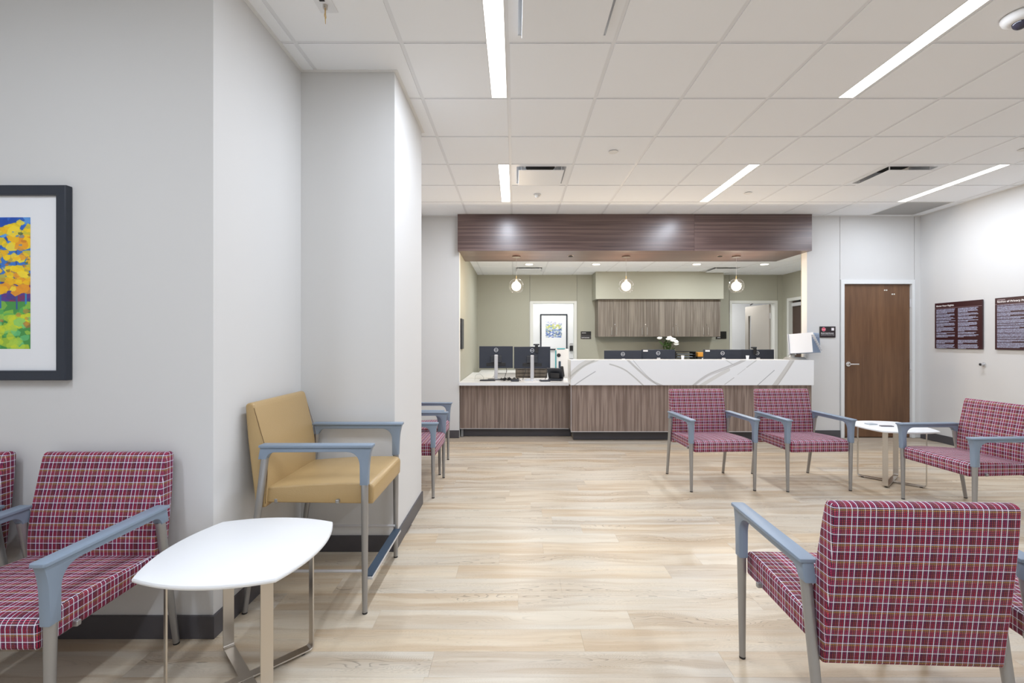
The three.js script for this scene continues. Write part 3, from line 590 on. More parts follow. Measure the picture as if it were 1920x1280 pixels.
// pixel picture of the apron's veins: 456 x 47 units, drawn four times larger
const vein = (k) => (px) => px.map(([x, y]) => [(x / 4.364 + 1100 - 1070) * k, (y / 4.364 + 560 - 675) * k]);
const K = 4, vk = vein(K), G = 'rgb(168,166,162)', BG = 'rgb(186,182,172)', DG = 'rgb(126,128,132)';
const apronTex = canvasTex(456 * K, 47 * K, (c, w, h) => veinDraw(c, w, h, [
  [vk([[-140, 640], [-60, 545], [80, 490]]), 40, BG, 0.55], [vk([[-140, 640], [-50, 560], [60, 505]]), 12, G, 0.6],
  [vk([[-120, 720], [-20, 650], [70, 595]]), 7, DG, 0.6],
  [vk([[190, 535], [290, 560], [390, 640], [470, 715]]), 10, G, 0.8],
  [vk([[325, 490], [420, 580], [530, 675], [620, 712]]), 15, G, 0.75], [vk([[375, 495], [450, 590], [560, 690], [590, 715]]), 5, DG, 0.45],
  [vk([[870, 715], [960, 635], [1100, 580], [1230, 530], [1310, 490]]), 20, G, 0.7], [vk([[930, 715], [1050, 640], [1160, 580]]), 26, BG, 0.5], [vk([[900, 700], [1000, 620], [1200, 545]]), 3, 'rgb(245,245,245)', 0.9],
  [vk([[1130, 700], [1205, 645]]), 6, G, 0.7], [vk([[1235, 620], [1300, 570]]), 4, G, 0.6], [vk([[1310, 560], [1400, 495]]), 8, G, 0.6], [vk([[1130, 495], [1190, 532]]), 7, G, 0.6],
  [vk([[1390, 715], [1450, 660], [1535, 585]]), 6, DG, 0.65], [vk([[1530, 720], [1600, 630], [1690, 490]]), 34, BG, 0.7], [vk([[1560, 710], [1640, 590], [1700, 490]]), 8, G, 0.5],
]));
const deskTex = canvasTex(1024, 512, (c, w, h) => veinDraw(c, w, h, [
  [[[40, 512], [150, 420], [300, 380], [420, 250]], 24, BG, 0.6], [[[220, 512], [300, 440], [340, 420]], 12, DG, 0.7], [[[520, 512], [640, 400], [700, 330], [860, 260]], 18, G, 0.5], [[[660, 512], [800, 430], [940, 380]], 40, BG, 0.5], [[[0, 200], [200, 160], [420, 60]], 14, G, 0.5]]));
M.apron = std(0xffffff, 0.22, 0, { map: apronTex }); M.deskStone = std(0xffffff, 0.22, 0, { map: deskTex });
function planarUV(g, x0, x1, a0, a1, axis) { const gg = g.index ? g.toNonIndexed() : g, p = gg.attributes.position, uv = gg.attributes.uv; for (let i = 0; i < p.count; i++) uv.setXY(i, (p.getX(i) - x0) / (x1 - x0), ((axis === 'y' ? p.getY(i) : -p.getZ(i)) - a0) / (a1 - a0)); return gg; }
{
  const H0 = 0.738, H1 = 3.957;
  const c = thing('reception_counter', 'tall reception counter base clad in grey-brown wood laminate', 'counter');
  part(c, 'front_panel', boxUV(bx(H0 + 0.018, H1 - 0.03, 0.128, 0.744, 6.13, 6.15)), M.deskWood);
  part(c, 'side_panel', boxUV(bx(H0 + 0.01, H0 + 0.018, 0.128, 0.744, 6.13, 6.40)), M.deskWood);
  part(c, 'side_panel', boxUV(bx(H1 - 0.03, H1 - 0.012, 0.0, 0.744, 6.13, 6.40)), M.deskWood);
  part(c, 'edge_strip', mergeGeometries([bx(H0 + 0.008, H1 - 0.03, 0.120, 0.128, 6.128, 6.15), bx(H0 + 0.006, H0 + 0.012, 0.120, 0.744, 6.126, 6.134)]), M.silver);
  part(c, 'toe_kick', bx(H0 + 0.05, H1 - 0.05, 0, 0.120, 6.225, 6.245), M.base);
  part(c, 'body', bx(H0 + 0.06, H1 - 0.05, 0.02, 0.744, 6.25, 6.42), M.plenum);
  const s = thing('stone_countertop', 'white grey-veined stone top and apron of the tall counter', 'countertop');
  part(s, 'apron', planarUV(bx(H0, H1, 0.744, 1.0755, 6.10, 6.125), H0, H1, 0.744, 1.0755, 'y'), M.apron);
  part(s, 'ledge', bx(H0, H1, 1.046, 1.076, 6.125, 6.44), M.quartzEdge);
  part(s, 'end_slab', bx(H0, H0 + 0.025, 0.744, 1.046, 6.125, 6.44), M.quartzEdge);
  part(s, 'end_slab', bx(H1 - 0.025, H1, 0.744, 1.046, 6.125, 6.33), M.quartzEdge);
  const d = thing('reception_desk', 'low reception desk base clad in grey-brown wood laminate', 'desk');
  part(d, 'front_panel', boxUV(bx(-0.764, H0 + 0.008, 0.120, 0.722, 6.385, 6.405)), M.deskWood);
  part(d, 'edge_strip', bx(-0.764, H0 + 0.008, 0.112, 0.120, 6.383, 6.405), M.silver);
  part(d, 'toe_kick', bx(-0.755, H0 + 0.05, 0, 0.112, 6.455, 6.475), M.base);
  part(d, 'body', bx(-0.75, -0.72, 0.0, 0.722, 6.41, 6.95), M.plenum);
  const ds = thing('stone_desktop', 'white veined stone worktop of the low desk', 'countertop');
  part(ds, 'slab', planarUV(bx(-0.762, H0 - 0.002, 0.722, 0.763, 6.285, 7.05), -0.762, H0, 7.05, 6.285, 'd'), M.deskStone);
  part(ds, 'return_slab', bx(-0.762, -0.35, 0.732, 0.762, 7.05, 8.3), M.quartzEdge);
  const wk = thing('work_surface', 'white staff work surface behind the tall counter', 'desk');
  part(wk, 'slab', bx(H0 + 0.0, 3.957, 0.715, 0.745, 6.445, 7.25), M.quartzEdge);
  part(wk, 'leg_panel', bx(H0 + 0.02, H0 + 0.045, 0, 0.715, 6.5, 7.2), M.deskWood);
  part(wk, 'leg_panel', bx(3.92, 3.945, 0, 0.715, 6.5, 7.2), M.deskWood);
}
// office furniture behind the desk
{
  const c = thing('file_credenza', 'low white credenza along the office side wall', 'cabinet', [-0.1, 0, -8.9]);
  part(c, 'body', rbox(1.1, 0.72, 0.5, 0.006), M.white, [0, 0.36, 0]); part(c, 'top', rbox(1.14, 0.03, 0.54, 0.006), M.quartzEdge, [0, 0.735, 0]);
  const w = thing('drawer_cabinet', 'brown wood cabinet of flat drawers seen under the webcam monitor', 'cabinet', [0.27, 0, -7.75]);
  part(w, 'body', boxUV(rbox(0.52, 0.93, 0.36, 0.004)), M.cabinetWood, [0, 0.465, 0]);
  for (let k = 0; k < 15; k++) { const dr = part(w, 'drawer', boxUV(rbox(0.5, 0.053, 0.02, 0.003)), M.cabinetWood, [0, 0.06 + k * 0.059, 0.188]); part(dr, 'pull', rbox(0.46, 0.005, 0.008, 0.002), M.black, [0, -0.024, 0.011]); }
  const b = thing('back_counter', 'office back counter under the wall cabinets', 'counter', [2.84, 0, -9.14]);
  part(b, 'body', boxUV(rbox(2.4, 0.86, 0.56, 0.004)), M.cabinetWood, [0, 0.43, 0]); part(b, 'worktop', rbox(2.46, 0.035, 0.6, 0.006), M.quartzEdge, [0, 0.878, 0]);
}
// wall cabinets under a soffit: four double units
struct('wall_soffit', 'beige boxed soffit above the wall cabinets', 'wall', bx(1.580, 4.075, 2.145, OFFICE_CEIL + 0.02, 9.0, D_O), M.officeWall);
{
  const x0 = 1.640, x1 = 4.050, w = (x1 - x0) / 4, y0 = 1.409, y1 = 2.144;
  ['double wood wall cabinet at the left end of the row', 'double wood wall cabinet, second from the row left end', 'double wood wall cabinet, third from the row left end', 'double wood wall cabinet at the row end near the open door'].forEach((label, k) => {
    const a = x0 + k * w, t = thing('wall_cabinet', label, 'cabinet', [a, y0, -9.08], 0, 'office wall cabinets');
    const h = y1 - y0;
    part(t, 'body', boxUV(bx(0.0005, w - 0.0005, 0, h, 0.022, 0.37)), M.cabinetWood);
    for (const s of [0, 1]) {
      const g = boxUV(bx(s * w / 2 + 0.0018, (s + 1) * w / 2 - 0.0018, 0.001, h - 0.004, 0, 0.02)), uv = g.attributes.uv; for (let i = 0; i < uv.count; i++) uv.setXY(i, uv.getX(i) + a + s * 0.37, uv.getY(i) + k * 0.3);
      const dr = part(t, 'door', g, M.cabinetWood), hx = w / 2 + (s ? 0.055 : -0.042);
      part(dr, 'handle', mergeGeometries([rod([hx, 0.035, 0.028], [hx, 0.185, 0.028], 0.0055, 0.0055, 10), rod([hx, 0.05, 0], [hx, 0.05, 0.028], 0.004, 0.004, 8), rod([hx, 0.17, 0], [hx, 0.17, 0.028], 0.004, 0.004, 8)]), M.chrome);
      if (s) part(dr, 'lock', new THREE.CylinderGeometry(0.011, 0.011, 0.006, 16).rotateX(Math.PI / 2), M.chrome, [w / 2 + 0.028, 0.24, 0.003]);
    }
  });
}

// ================================================================ SIGNS AND PICTURES
const txt = (c, s, x, y, px, color = '#fff', bold = true) => { c.fillStyle = color; c.font = (bold ? 'bold ' : '') + px + 'px sans-serif'; c.textBaseline = 'middle'; c.fillText(s, x, y); };
function greek(c, x, y, w, rows, lh, R, col) { for (let r = 0; r < rows; r++) { const last = r === rows - 1, ww = w * (last ? 0.25 + 0.6 * R() : 0.86 + 0.14 * R()); c.fillStyle = col; let px = x; while (px < x + ww) { const l = 4 + R() * 16; c.globalAlpha = 0.72 + 0.28 * R(); c.fillRect(px, y + r * lh, Math.min(l, x + ww - px), lh * 0.78); px += l + 1.8; } c.globalAlpha = 1; } return y + rows * lh; }
function board(name, label, x, d0, d1, y0, y1, draw) { // plate on the right wall
  const t = thing(name, label, 'notice board', [x - 0.012, (y0 + y1) / 2, -(d0 + d1) / 2], -Math.PI / 2, 'maroon notice boards');
  part(t, 'backplate', rbox(d1 - d0, y1 - y0, 0.016, 0.003), std(new THREE.Color().setRGB(0.045, 0.016, 0.02), 0.35), [0, 0, 0.0]);
  part(t, 'print', new THREE.PlaneGeometry(d1 - d0 - 0.006, y1 - y0 - 0.006), std(0xffffff, 0.35, 0, { map: canvasTex(768, 736, draw) }), [0, 0, 0.0088]);
}
const INK = 'rgb(178,188,214)';
board('notice_board', 'maroon two-column notice board hung nearer the brown door', X_R - 0.003, 5.48, 6.10, 1.232, 1.825, (c, w, h) => {
  const R = rng(81); c.fillStyle = 'rgb(58,26,30)'; c.fillRect(0, 0, w, h); txt(c, 'Know Your Rights', 26, 46, 36); c.fillStyle = 'rgba(220,200,205,.75)'; c.fillRect(0, 84, w, 3);
  for (const x of [26, 396]) { let y = 100; for (const n of [5, 3, 3, 2, 4, 5, 2, 3]) y = greek(c, x, y, 330, n, 15, R, INK) + 8; y += 30; for (const n of [4, 5]) y = greek(c, x, y, 330, n, 15, R, INK) + 9; }
});
board('notice_board', 'maroon single-column privacy notice board cut by the picture edge', X_R - 0.003, 4.72, 5.336, 1.232, 1.825, (c, w, h) => {
  const R = rng(83); c.fillStyle = 'rgb(58,26,30)'; c.fillRect(0, 0, w, h); c.fillStyle = 'rgba(230,220,225,.7)'; c.fillRect(30, 20, 110, 10); txt(c, 'Notice of Privacy Practices', 28, 52, 38); c.fillStyle = 'rgba(220,200,205,.75)'; c.fillRect(0, 88, w, 3);
  let y = 100; for (const n of [1, 7, 4, 3, 4, 2, 3, 5, 4, 2, 3, 6]) y = greek(c, 28, y, 700, n, 12.2, R, INK) + 7;
});
{
  const t = thing('door_sign', 'black restricted access sign with red stop disc beside the door', 'sign', [(4.186 + 4.406) / 2, 1.453, -6.332]);
  part(t, 'plate', rbox(0.216, 0.152, 0.010, 0.003), M.black);
  part(t, 'print', new THREE.PlaneGeometry(0.21, 0.146), std(0xffffff, 0.4, 0, { map: canvasTex(420, 292, (c, w, h) => { c.fillStyle = 'rgb(40,30,34)'; c.fillRect(0, 0, w, h); c.fillStyle = 'rgb(225,40,80)'; c.beginPath(); c.arc(96, 74, 54, 0, 7); c.fill(); c.strokeStyle = '#f7b8c8'; c.lineWidth = 8; c.beginPath(); c.arc(96, 74, 50, 0, 7); c.stroke(); c.textAlign = 'center'; txt(c, 'STOP', 96, 76, 32); c.textAlign = 'left'; c.fillStyle = '#f2eef2'; c.fillRect(308, 32, 74, 74); txt(c, 'Restricted Access', 22, 178, 42); txt(c, 'Authorized Personnel Only', 22, 222, 30, '#fff', false); }) }), [0, 0, 0.0056]);
  const s = thing('room_sign', 'small black room sign between side room doorway and cabinets', 'sign', [(1098.5 - 965.5) * D_O / 864, 1.341 + (637.5 - 628) * D_O / 864, -(D_O - 0.008)], 0, 'small black room signs');
  part(s, 'plate', rbox(0.21, 0.15, 0.012, 0.003), M.black);
  part(s, 'print', new THREE.PlaneGeometry(0.204, 0.144), std(0xffffff, 0.4, 0, { map: canvasTex(408, 288, (c, w, h) => { c.fillStyle = 'rgb(24,24,24)'; c.fillRect(0, 0, w, h / 2); c.fillStyle = 'rgb(58,56,58)'; c.fillRect(0, h / 2, w, h / 2); c.globalAlpha = 0.9; c.fillStyle = '#ddd'; for (const [x, ww] of [[34, 30], [68, 26], [98, 34], [136, 28], [168, 34]]) c.fillRect(x, 44, ww, 24); c.globalAlpha = 1; txt(c, 'Staff Restroom', 22, 244, 44, '#e6e6e8'); }) }), [0, 0, 0.0066]);
  const r = thing('room_sign', 'small black room sign half hidden by the wall cabinet end', 'sign', [(1352 - 965.5) * D_O / 864, 1.341 + (637.5 - 628) * D_O / 864, -(D_O - 0.008)], 0, 'small black room signs');
  part(r, 'plate', rbox(0.21, 0.15, 0.012, 0.003), M.black);
  part(r, 'print', new THREE.PlaneGeometry(0.204, 0.144), std(0xffffff, 0.4, 0, { map: canvasTex(408, 288, (c, w, h) => { c.fillStyle = 'rgb(22,22,20)'; c.fillRect(0, 0, w, h); c.fillStyle = '#cfcfcf'; c.fillRect(36, 236, 130, 24); }) }), [0, 0, 0.0066]);
}
// framed pictures
function picture(name, label, pos, w, h, mat, fr, artW, artH, dy, draw) {
  const t = thing(name, label, 'picture', pos), dep = 0.034;
  const ringG = () => { const s = poly([[-w / 2, -h / 2], [w / 2, -h / 2], [w / 2, h / 2], [-w / 2, h / 2]]); const a = w / 2 - fr, b = h / 2 - fr; s.holes.push(new THREE.Path([[-a, -b], [-a, b], [a, b], [a, -b]].map(([x, y]) => new THREE.Vector2(x, y)))); return new THREE.ExtrudeGeometry(s, { depth: dep - 0.008, bevelEnabled: true, bevelSize: 0.004, bevelThickness: 0.004, bevelOffset: -0.004, bevelSegments: 2 }); };
  const g = ringG(); g.translate(0, 0, 0.004); part(t, 'frame', g, M.picFrame);
  part(t, 'mat_board', bx(-w / 2 + fr - 0.002, w / 2 - fr + 0.002, -h / 2 + fr - 0.002, h / 2 - fr + 0.002, -0.018, -0.006), M.paper);
  part(t, 'print', new THREE.PlaneGeometry(artW, artH), std(0xffffff, 0.55, 0, { map: canvasTex(640, Math.round(640 * artH / artW), draw) }), [0, dy, 0.0186]);
  return t;
}
function splash(c, R, n, x0, x1, y0, y1, cols, r0, r1, al = 0.85) { for (let i = 0; i < n; i++) { const x = x0 + R() * (x1 - x0), y = y0 + R() * (y1 - y0), r = r0 + R() * (r1 - r0); c.globalAlpha = al * (0.7 + 0.3 * R()); c.fillStyle = cols[Math.floor(R() * cols.length)]; c.beginPath(); const k = 7; for (let a = 0; a < k; a++) { const th = a / k * 6.283, rr = r * (0.6 + 0.6 * R()); c[a ? 'lineTo' : 'moveTo'](x + Math.cos(th) * rr * 1.25, y + Math.sin(th) * rr * 0.85); } c.closePath(); c.fill(); } c.globalAlpha = 1; }
picture('framed_picture', 'large black framed print of yellow trees on the side wall', [-2.432, 1.596, -2.0785], 0.875, 0.868, 0.1, 0.044, 0.532, 0.588, 0, (c, w, h) => {
  const R = rng(12); c.fillStyle = 'rgb(60,120,205)'; c.fillRect(0, 0, w, h * 0.55);
  splash(c, R, 60, 0, w, 0, h * 0.25, ['rgb(40,92,190)', 'rgb(96,160,226)', 'rgb(24,70,170)'], 20, 50);
  c.fillStyle = 'rgb(104,58,128)'; c.fillRect(0, h * 0.46, w, h * 0.2); splash(c, R, 70, 0, w, h * 0.48, h * 0.66, ['rgb(128,52,92)', 'rgb(84,66,150)', 'rgb(150,44,84)', 'rgb(58,66,140)'], 10, 30);
  c.fillStyle = 'rgb(74,150,74)'; c.fillRect(0, h * 0.64, w, h * 0.36); splash(c, R, 90, 0, w, h * 0.66, h, ['rgb(96,182,92)', 'rgb(52,126,66)', 'rgb(150,200,70)'], 12, 36);
  splash(c, R, 110, 0, w, h * 0.74, h, ['rgb(214,222,48)', 'rgb(240,226,40)', 'rgb(176,212,74)', 'rgb(112,208,140)'], 14, 42, 0.75); splash(c, R, 14, w * 0.3, w, h * 0.66, h * 0.86, ['rgb(190,98,58)', 'rgb(206,126,60)'], 10, 22, 0.7);
  for (let i = 0; i < 9; i++) { const x = w * (0.08 + i * 0.11 + R() * 0.04); c.strokeStyle = ['rgb(44,110,170)', 'rgb(60,90,150)', 'rgb(50,140,190)'][i % 3]; c.lineWidth = 8 + R() * 8; c.beginPath(); c.moveTo(x, h * (0.64 + R() * 0.1)); c.lineTo(x + R() * 16 - 8, h * 0.1); c.stroke(); }
  splash(c, R, 260, 0, w, h * 0.04, h * 0.56, ['rgb(255,214,20)', 'rgb(250,190,24)', 'rgb(255,226,60)', 'rgb(240,158,40)'], 14, 40, 0.95);
  splash(c, R, 40, 0, w, h * 0.06, h * 0.5, ['rgb(88,108,60)', 'rgb(120,96,70)', 'rgb(90,140,200)', 'rgb(206,120,50)'], 5, 14, 0.85);
});
picture('framed_picture', 'framed blue and yellow print on the side room wall', [0.947, 1.541, -11.249], 0.66, 0.875, 0.1, 0.03, 0.40, 0.40, 0.06, (c, w, h) => {
  const R = rng(29); c.fillStyle = 'rgb(225,228,236)'; c.fillRect(0, 0, w, h); splash(c, R, 60, 0, w, 0, h * 0.25, ['rgb(190,186,206)', 'rgb(220,220,214)', 'rgb(160,170,200)'], 14, 40); splash(c, R, 140, 0, w, h * 0.2, h * 0.6, ['rgb(206,204,96)', 'rgb(150,176,170)', 'rgb(122,150,206)', 'rgb(186,190,120)'], 14, 44); splash(c, R, 160, 0, w, h * 0.5, h, ['rgb(58,84,166)', 'rgb(110,140,206)', 'rgb(160,180,214)', 'rgb(196,200,150)', 'rgb(72,100,150)'], 12, 40);
});
{
  const t = thing('notice_plaque', 'thin black notice frame on the office jamb wall', 'notice', [-0.7668, 1.431, -6.6], Math.PI / 2);
  part(t, 'frame', rbox(0.28, 0.43, 0.02, 0.003), M.black, [0, 0, 0.01]); part(t, 'sheet', bx(-0.12, 0.12, -0.195, 0.195, -0.0215, -0.0205), M.plastic);
  const k = thing('door_stop', 'small round metal door stop on the notice board wall', 'door stop', [X_R, 1.052, -5.48], -Math.PI / 2);
  part(k, 'rose', new THREE.CylinderGeometry(0.022, 0.026, 0.012, 24).rotateX(Math.PI / 2), M.chrome, [0, 0, 0.006]); part(k, 'bumper', new THREE.CylinderGeometry(0.021, 0.017, 0.034, 24).rotateX(Math.PI / 2), M.silver, [0, 0, 0.029]); part(k, 'pad', new THREE.CylinderGeometry(0.014, 0.014, 0.004, 20).rotateX(Math.PI / 2), M.glide, [0, 0, 0.047]);
}

// ================================================================ DESK EQUIPMENT
const logoMat = new THREE.MeshStandardMaterial({ color: 0xffffff, roughness: 0.5, transparent: true, map: canvasTex(128, 128, (c) => { c.clearRect(0, 0, 128, 128); c.strokeStyle = '#e9edf2'; c.lineWidth = 10; c.beginPath(); c.arc(64, 64, 55, 0, 7); c.stroke(); c.textAlign = 'center'; txt(c, 'DELL', 64, 66, 38, '#e9edf2'); }) });
function monitor(label, x, d, yc, w, h, turn, y0, o = {}) {
  const t = thing('computer_monitor', label, 'monitor', [x, y0, -d], turn, 'computer monitors at reception');
  const cy = yc - y0, back = part(t, 'back_shell', rbox(w, h, 0.022, 0.005), M.screenBack, [0, cy, -0.03]);
  part(t, 'screen', bx(-w / 2 + 0.006, w / 2 - 0.006, -h / 2 + 0.008, h / 2 - 0.006, 0.0112, 0.0122), M.black, [0, cy, -0.03]);
  part(t, 'logo', new THREE.PlaneGeometry(0.062, 0.062), logoMat, [0, cy + h / 2 - 0.055, -0.0186]);
  const col = part(t, 'stand_post', rbox(0.052, cy + 0.03, 0.03, 0.008), M.silver, [0, (cy + 0.03) / 2 + 0.008, 0.012]);
  part(col, 'mount', rbox(0.16, 0.1, 0.03, 0.006), M.plastic, [0, cy / 2 - 0.05, -0.028]);
  part(t, 'stand_base', rbox(0.24, 0.010, 0.2, 0.004), o.baseMat || M.silver, [0, 0.005, -0.02]);
  if (o.ports) part(back, 'port_bay', rbox(0.28, 0.05, 0.012, 0.003), M.black, [0, -h / 2 + 0.055, 0.008]);
  if (o.note) part(back, 'paper_tag', bx(-0.035, 0.035, -0.012, 0.012, -0.0128, -0.0115), M.paper, [-w / 2 + 0.06, h / 2 - 0.02, 0]);
  return t;
}
const DT = 0.763, WS = 0.745;
monitor('dark monitor seen from behind on low desk, nearest the office side wall', -0.275, 6.72, 1.092, 0.492, 0.322, 0.04, DT, { ports: 1, baseMat: M.plastic });
monitor('dark monitor seen from behind on low desk, with webcam', 0.252, 6.74, 1.085, 0.532, 0.322, -0.03, DT, { ports: 1 });
monitor('dark monitor top above the tall counter, first from the phone', 1.645, 7.0, 1.022, 0.57, 0.325, 0.02, WS);
monitor('dark monitor top above the tall counter, under the white flowers', 2.19, 7.03, 1.035, 0.50, 0.325, -0.12, WS, { note: 1 });
monitor('dark monitor top above the tall counter, beside the orange box', 3.155, 6.98, 1.036, 0.585, 0.325, 0.03, WS, { note: 1 });
monitor('dark monitor top above the tall counter, with small camera by open door', 3.705, 7.03, 1.036, 0.49, 0.325, -0.1, WS);
function webcam(label, x, y, d, drop) { const t = thing('webcam', label, 'webcam', [x, y, -d], 0, 'clip-on webcams'); part(t, 'body', rbox(0.09, 0.022, 0.024, 0.008), M.plastic, [0, 0.028, 0]); part(t, 'clip', rbox(0.045, drop, 0.018, 0.004), M.black, [0, 0.018 - drop / 2, 0.034]); part(t, 'clip_arm', rbox(0.03, 0.012, 0.05, 0.003), M.black, [0, 0.012, 0.016]); }
webcam('black webcam clipped on a low desk monitor', 0.315, 1.247, 6.77, 0.11);
webcam('black webcam clipped on the monitor nearest the open door', 3.66, 1.2, 7.06, 0.09);
{ // phone
  const t = thing('desk_phone', 'black desk phone with tilted screen on the low desk', 'phone', [0.585, DT, -6.62], Math.PI - 0.25);
  part(t, 'base', rbox(0.2, 0.03, 0.18, 0.008), M.plastic, [0, 0.016, 0]);
  part(t, 'body', rbox(0.22, 0.02, 0.2, 0.006), M.plastic, [0, 0.105, -0.03], [0.85, 0, 0]);
  part(t, 'stand', rbox(0.13, 0.11, 0.014, 0.004), M.black, [0, 0.06, -0.07], [-0.3, 0, 0]);
  part(t, 'handset', rbox(0.05, 0.035, 0.2, 0.014), M.black, [-0.1, 0.13, -0.03], [0.85, 0, 0]);
  const n = thing('card_terminal', 'small dark card terminal left of the desk phone', 'card terminal', [0.42, DT, -6.47], 0.2);
  part(n, 'body', rbox(0.14, 0.022, 0.09, 0.006), M.plastic, [0, 0.012, 0]); part(n, 'label_strip', bx(-0.05, 0.05, 0.0232, 0.024, -0.02, 0.02), M.paper);
  const kb = thing('keyboard', 'slim black keyboard by the monitor nearest the side wall', 'keyboard', [-0.39, DT, -6.56], 0.05);
  part(kb, 'tray', rbox(0.22, 0.012, 0.1, 0.004), M.black, [0, 0.006, 0]); for (let r = 0; r < 4; r++) part(kb, 'key_row', rbox(0.2, 0.006, 0.018, 0.002), M.plastic, [0, 0.0135, -0.034 + r * 0.023]);
  const p = thing('power_brick', 'black power brick among the cables between desk monitors', 'power supply', [0.0, DT, -6.45], 0.2);
  part(p, 'case', rbox(0.11, 0.03, 0.055, 0.008), M.plastic, [0, 0.015, 0]); part(p, 'cord_stub', rod([0.055, 0.014, 0], [0.085, 0.012, 0.004], 0.005, 0.004, 8), M.black);
  const R = rng(55), base = DT + 0.006;
  const tangle = [];
  for (let k = 0; k < 16; k++) {
    const pts = []; let x = -0.215 + R() * 0.05, z = -6.59 + R() * 0.08;
    for (let i = 0; i < 9; i++) { pts.push([x, base + (i % 3 === 1 ? 0.045 * R() : 0.002 + 0.02 * R()), z]); x += 0.02 + R() * 0.014; z = -6.60 + R() * 0.10; }
    tangle.push(tube(pts, 0.0042, 60, 6));
  }
  solo('cable_tangle', 'tangle of black cables lying between the desk monitor stands', 'cables', mergeGeometries(tangle), M.black, undefined, undefined, undefined, 'stuff');
  solo('white_cable', 'pale blue cable lying by the second desk monitor stand', 'cable', tube([[0.14, base, -6.60], [0.18, base + 0.02, -6.56], [0.26, base, -6.50], [0.2, base + 0.004, -6.46], [0.14, base, -6.50], [0.22, base + 0.01, -6.56]], 0.004, 50, 6), std(new THREE.Color().setRGB(0.6, 0.66, 0.74), 0.4));
  solo('grey_cable', 'thin grey wire looping on the desk by the side wall', 'cable', tube([[-0.58, base, -6.62], [-0.56, base + 0.07, -6.6], [-0.50, base + 0.085, -6.6], [-0.45, base + 0.04, -6.6], [-0.455, base, -6.62], [-0.40, base, -6.64]], 0.0018, 40, 5), std(new THREE.Color().setRGB(0.3, 0.33, 0.33), 0.5));
  for (const [x, l] of [[-0.13, 'black cable hanging from monitor nearest the side wall'], [0.14, 'black cable hanging from the monitor with webcam'], [0.46, 'thin black cable dropping beside the desk phone']]) solo('monitor_cable', l, 'cable', tube([[x, 0.955, -6.665], [x + 0.01, 0.9, -6.64], [x - 0.01, 0.83, -6.62], [x - 0.03, base, -6.60]], 0.004, 30, 6), M.black);
  // white stand with teal trim
  const e = thing('equipment_stand', 'white equipment stand with teal trim behind the desk phone', 'equipment', [0.735, 0.0, -7.44]);
  part(e, 'cabinet', rbox(0.2, 1.2, 0.16, 0.012), M.white, [0.025, 0.6, 0]);
  part(e, 'trim_bar', rbox(0.014, 0.36, 0.03, 0.004), M.teal, [-0.085, 1.0, 0.075]); part(e, 'trim_bar', rbox(0.13, 0.014, 0.03, 0.004), M.teal, [0.0, 1.205, 0.075]);
  part(e, 'speaker', new THREE.CylinderGeometry(0.03, 0.03, 0.012, 24).rotateX(Math.PI / 2), M.black, [-0.035, 1.1, 0.083]); part(e, 'label_panel', rbox(0.034, 0.12, 0.008, 0.002), std(new THREE.Color().setRGB(0.03, 0.06, 0.1), 0.4), [-0.02, 0.945, 0.083]);
  part(e, 'base_plate', rbox(0.22, 0.03, 0.3, 0.01), M.white, [0.02, 0.015, 0]);
  const sw = thing('wall_dispenser', 'small black dispenser on the side room wall by doorway', 'dispenser', [1.385, 1.18, -11.249]);
  part(sw, 'cover', rbox(0.1, 0.07, 0.03, 0.006), M.silver, [0, 0.06, 0.015]); part(sw, 'body', rbox(0.105, 0.12, 0.04, 0.006), M.black, [0, -0.04, 0.02]);
  const ol = thing('wall_outlet', 'small grey outlet plate under the black dispenser', 'outlet', [1.385, 0.88, -11.249]);
  part(ol, 'plate', rbox(0.1, 0.03, 0.012, 0.003), std(new THREE.Color().setRGB(0.2, 0.2, 0.2), 0.5), [0, 0, 0.006]); part(ol, 'slot', rbox(0.06, 0.01, 0.004, 0.001), M.black, [0, 0, 0.013]);
}
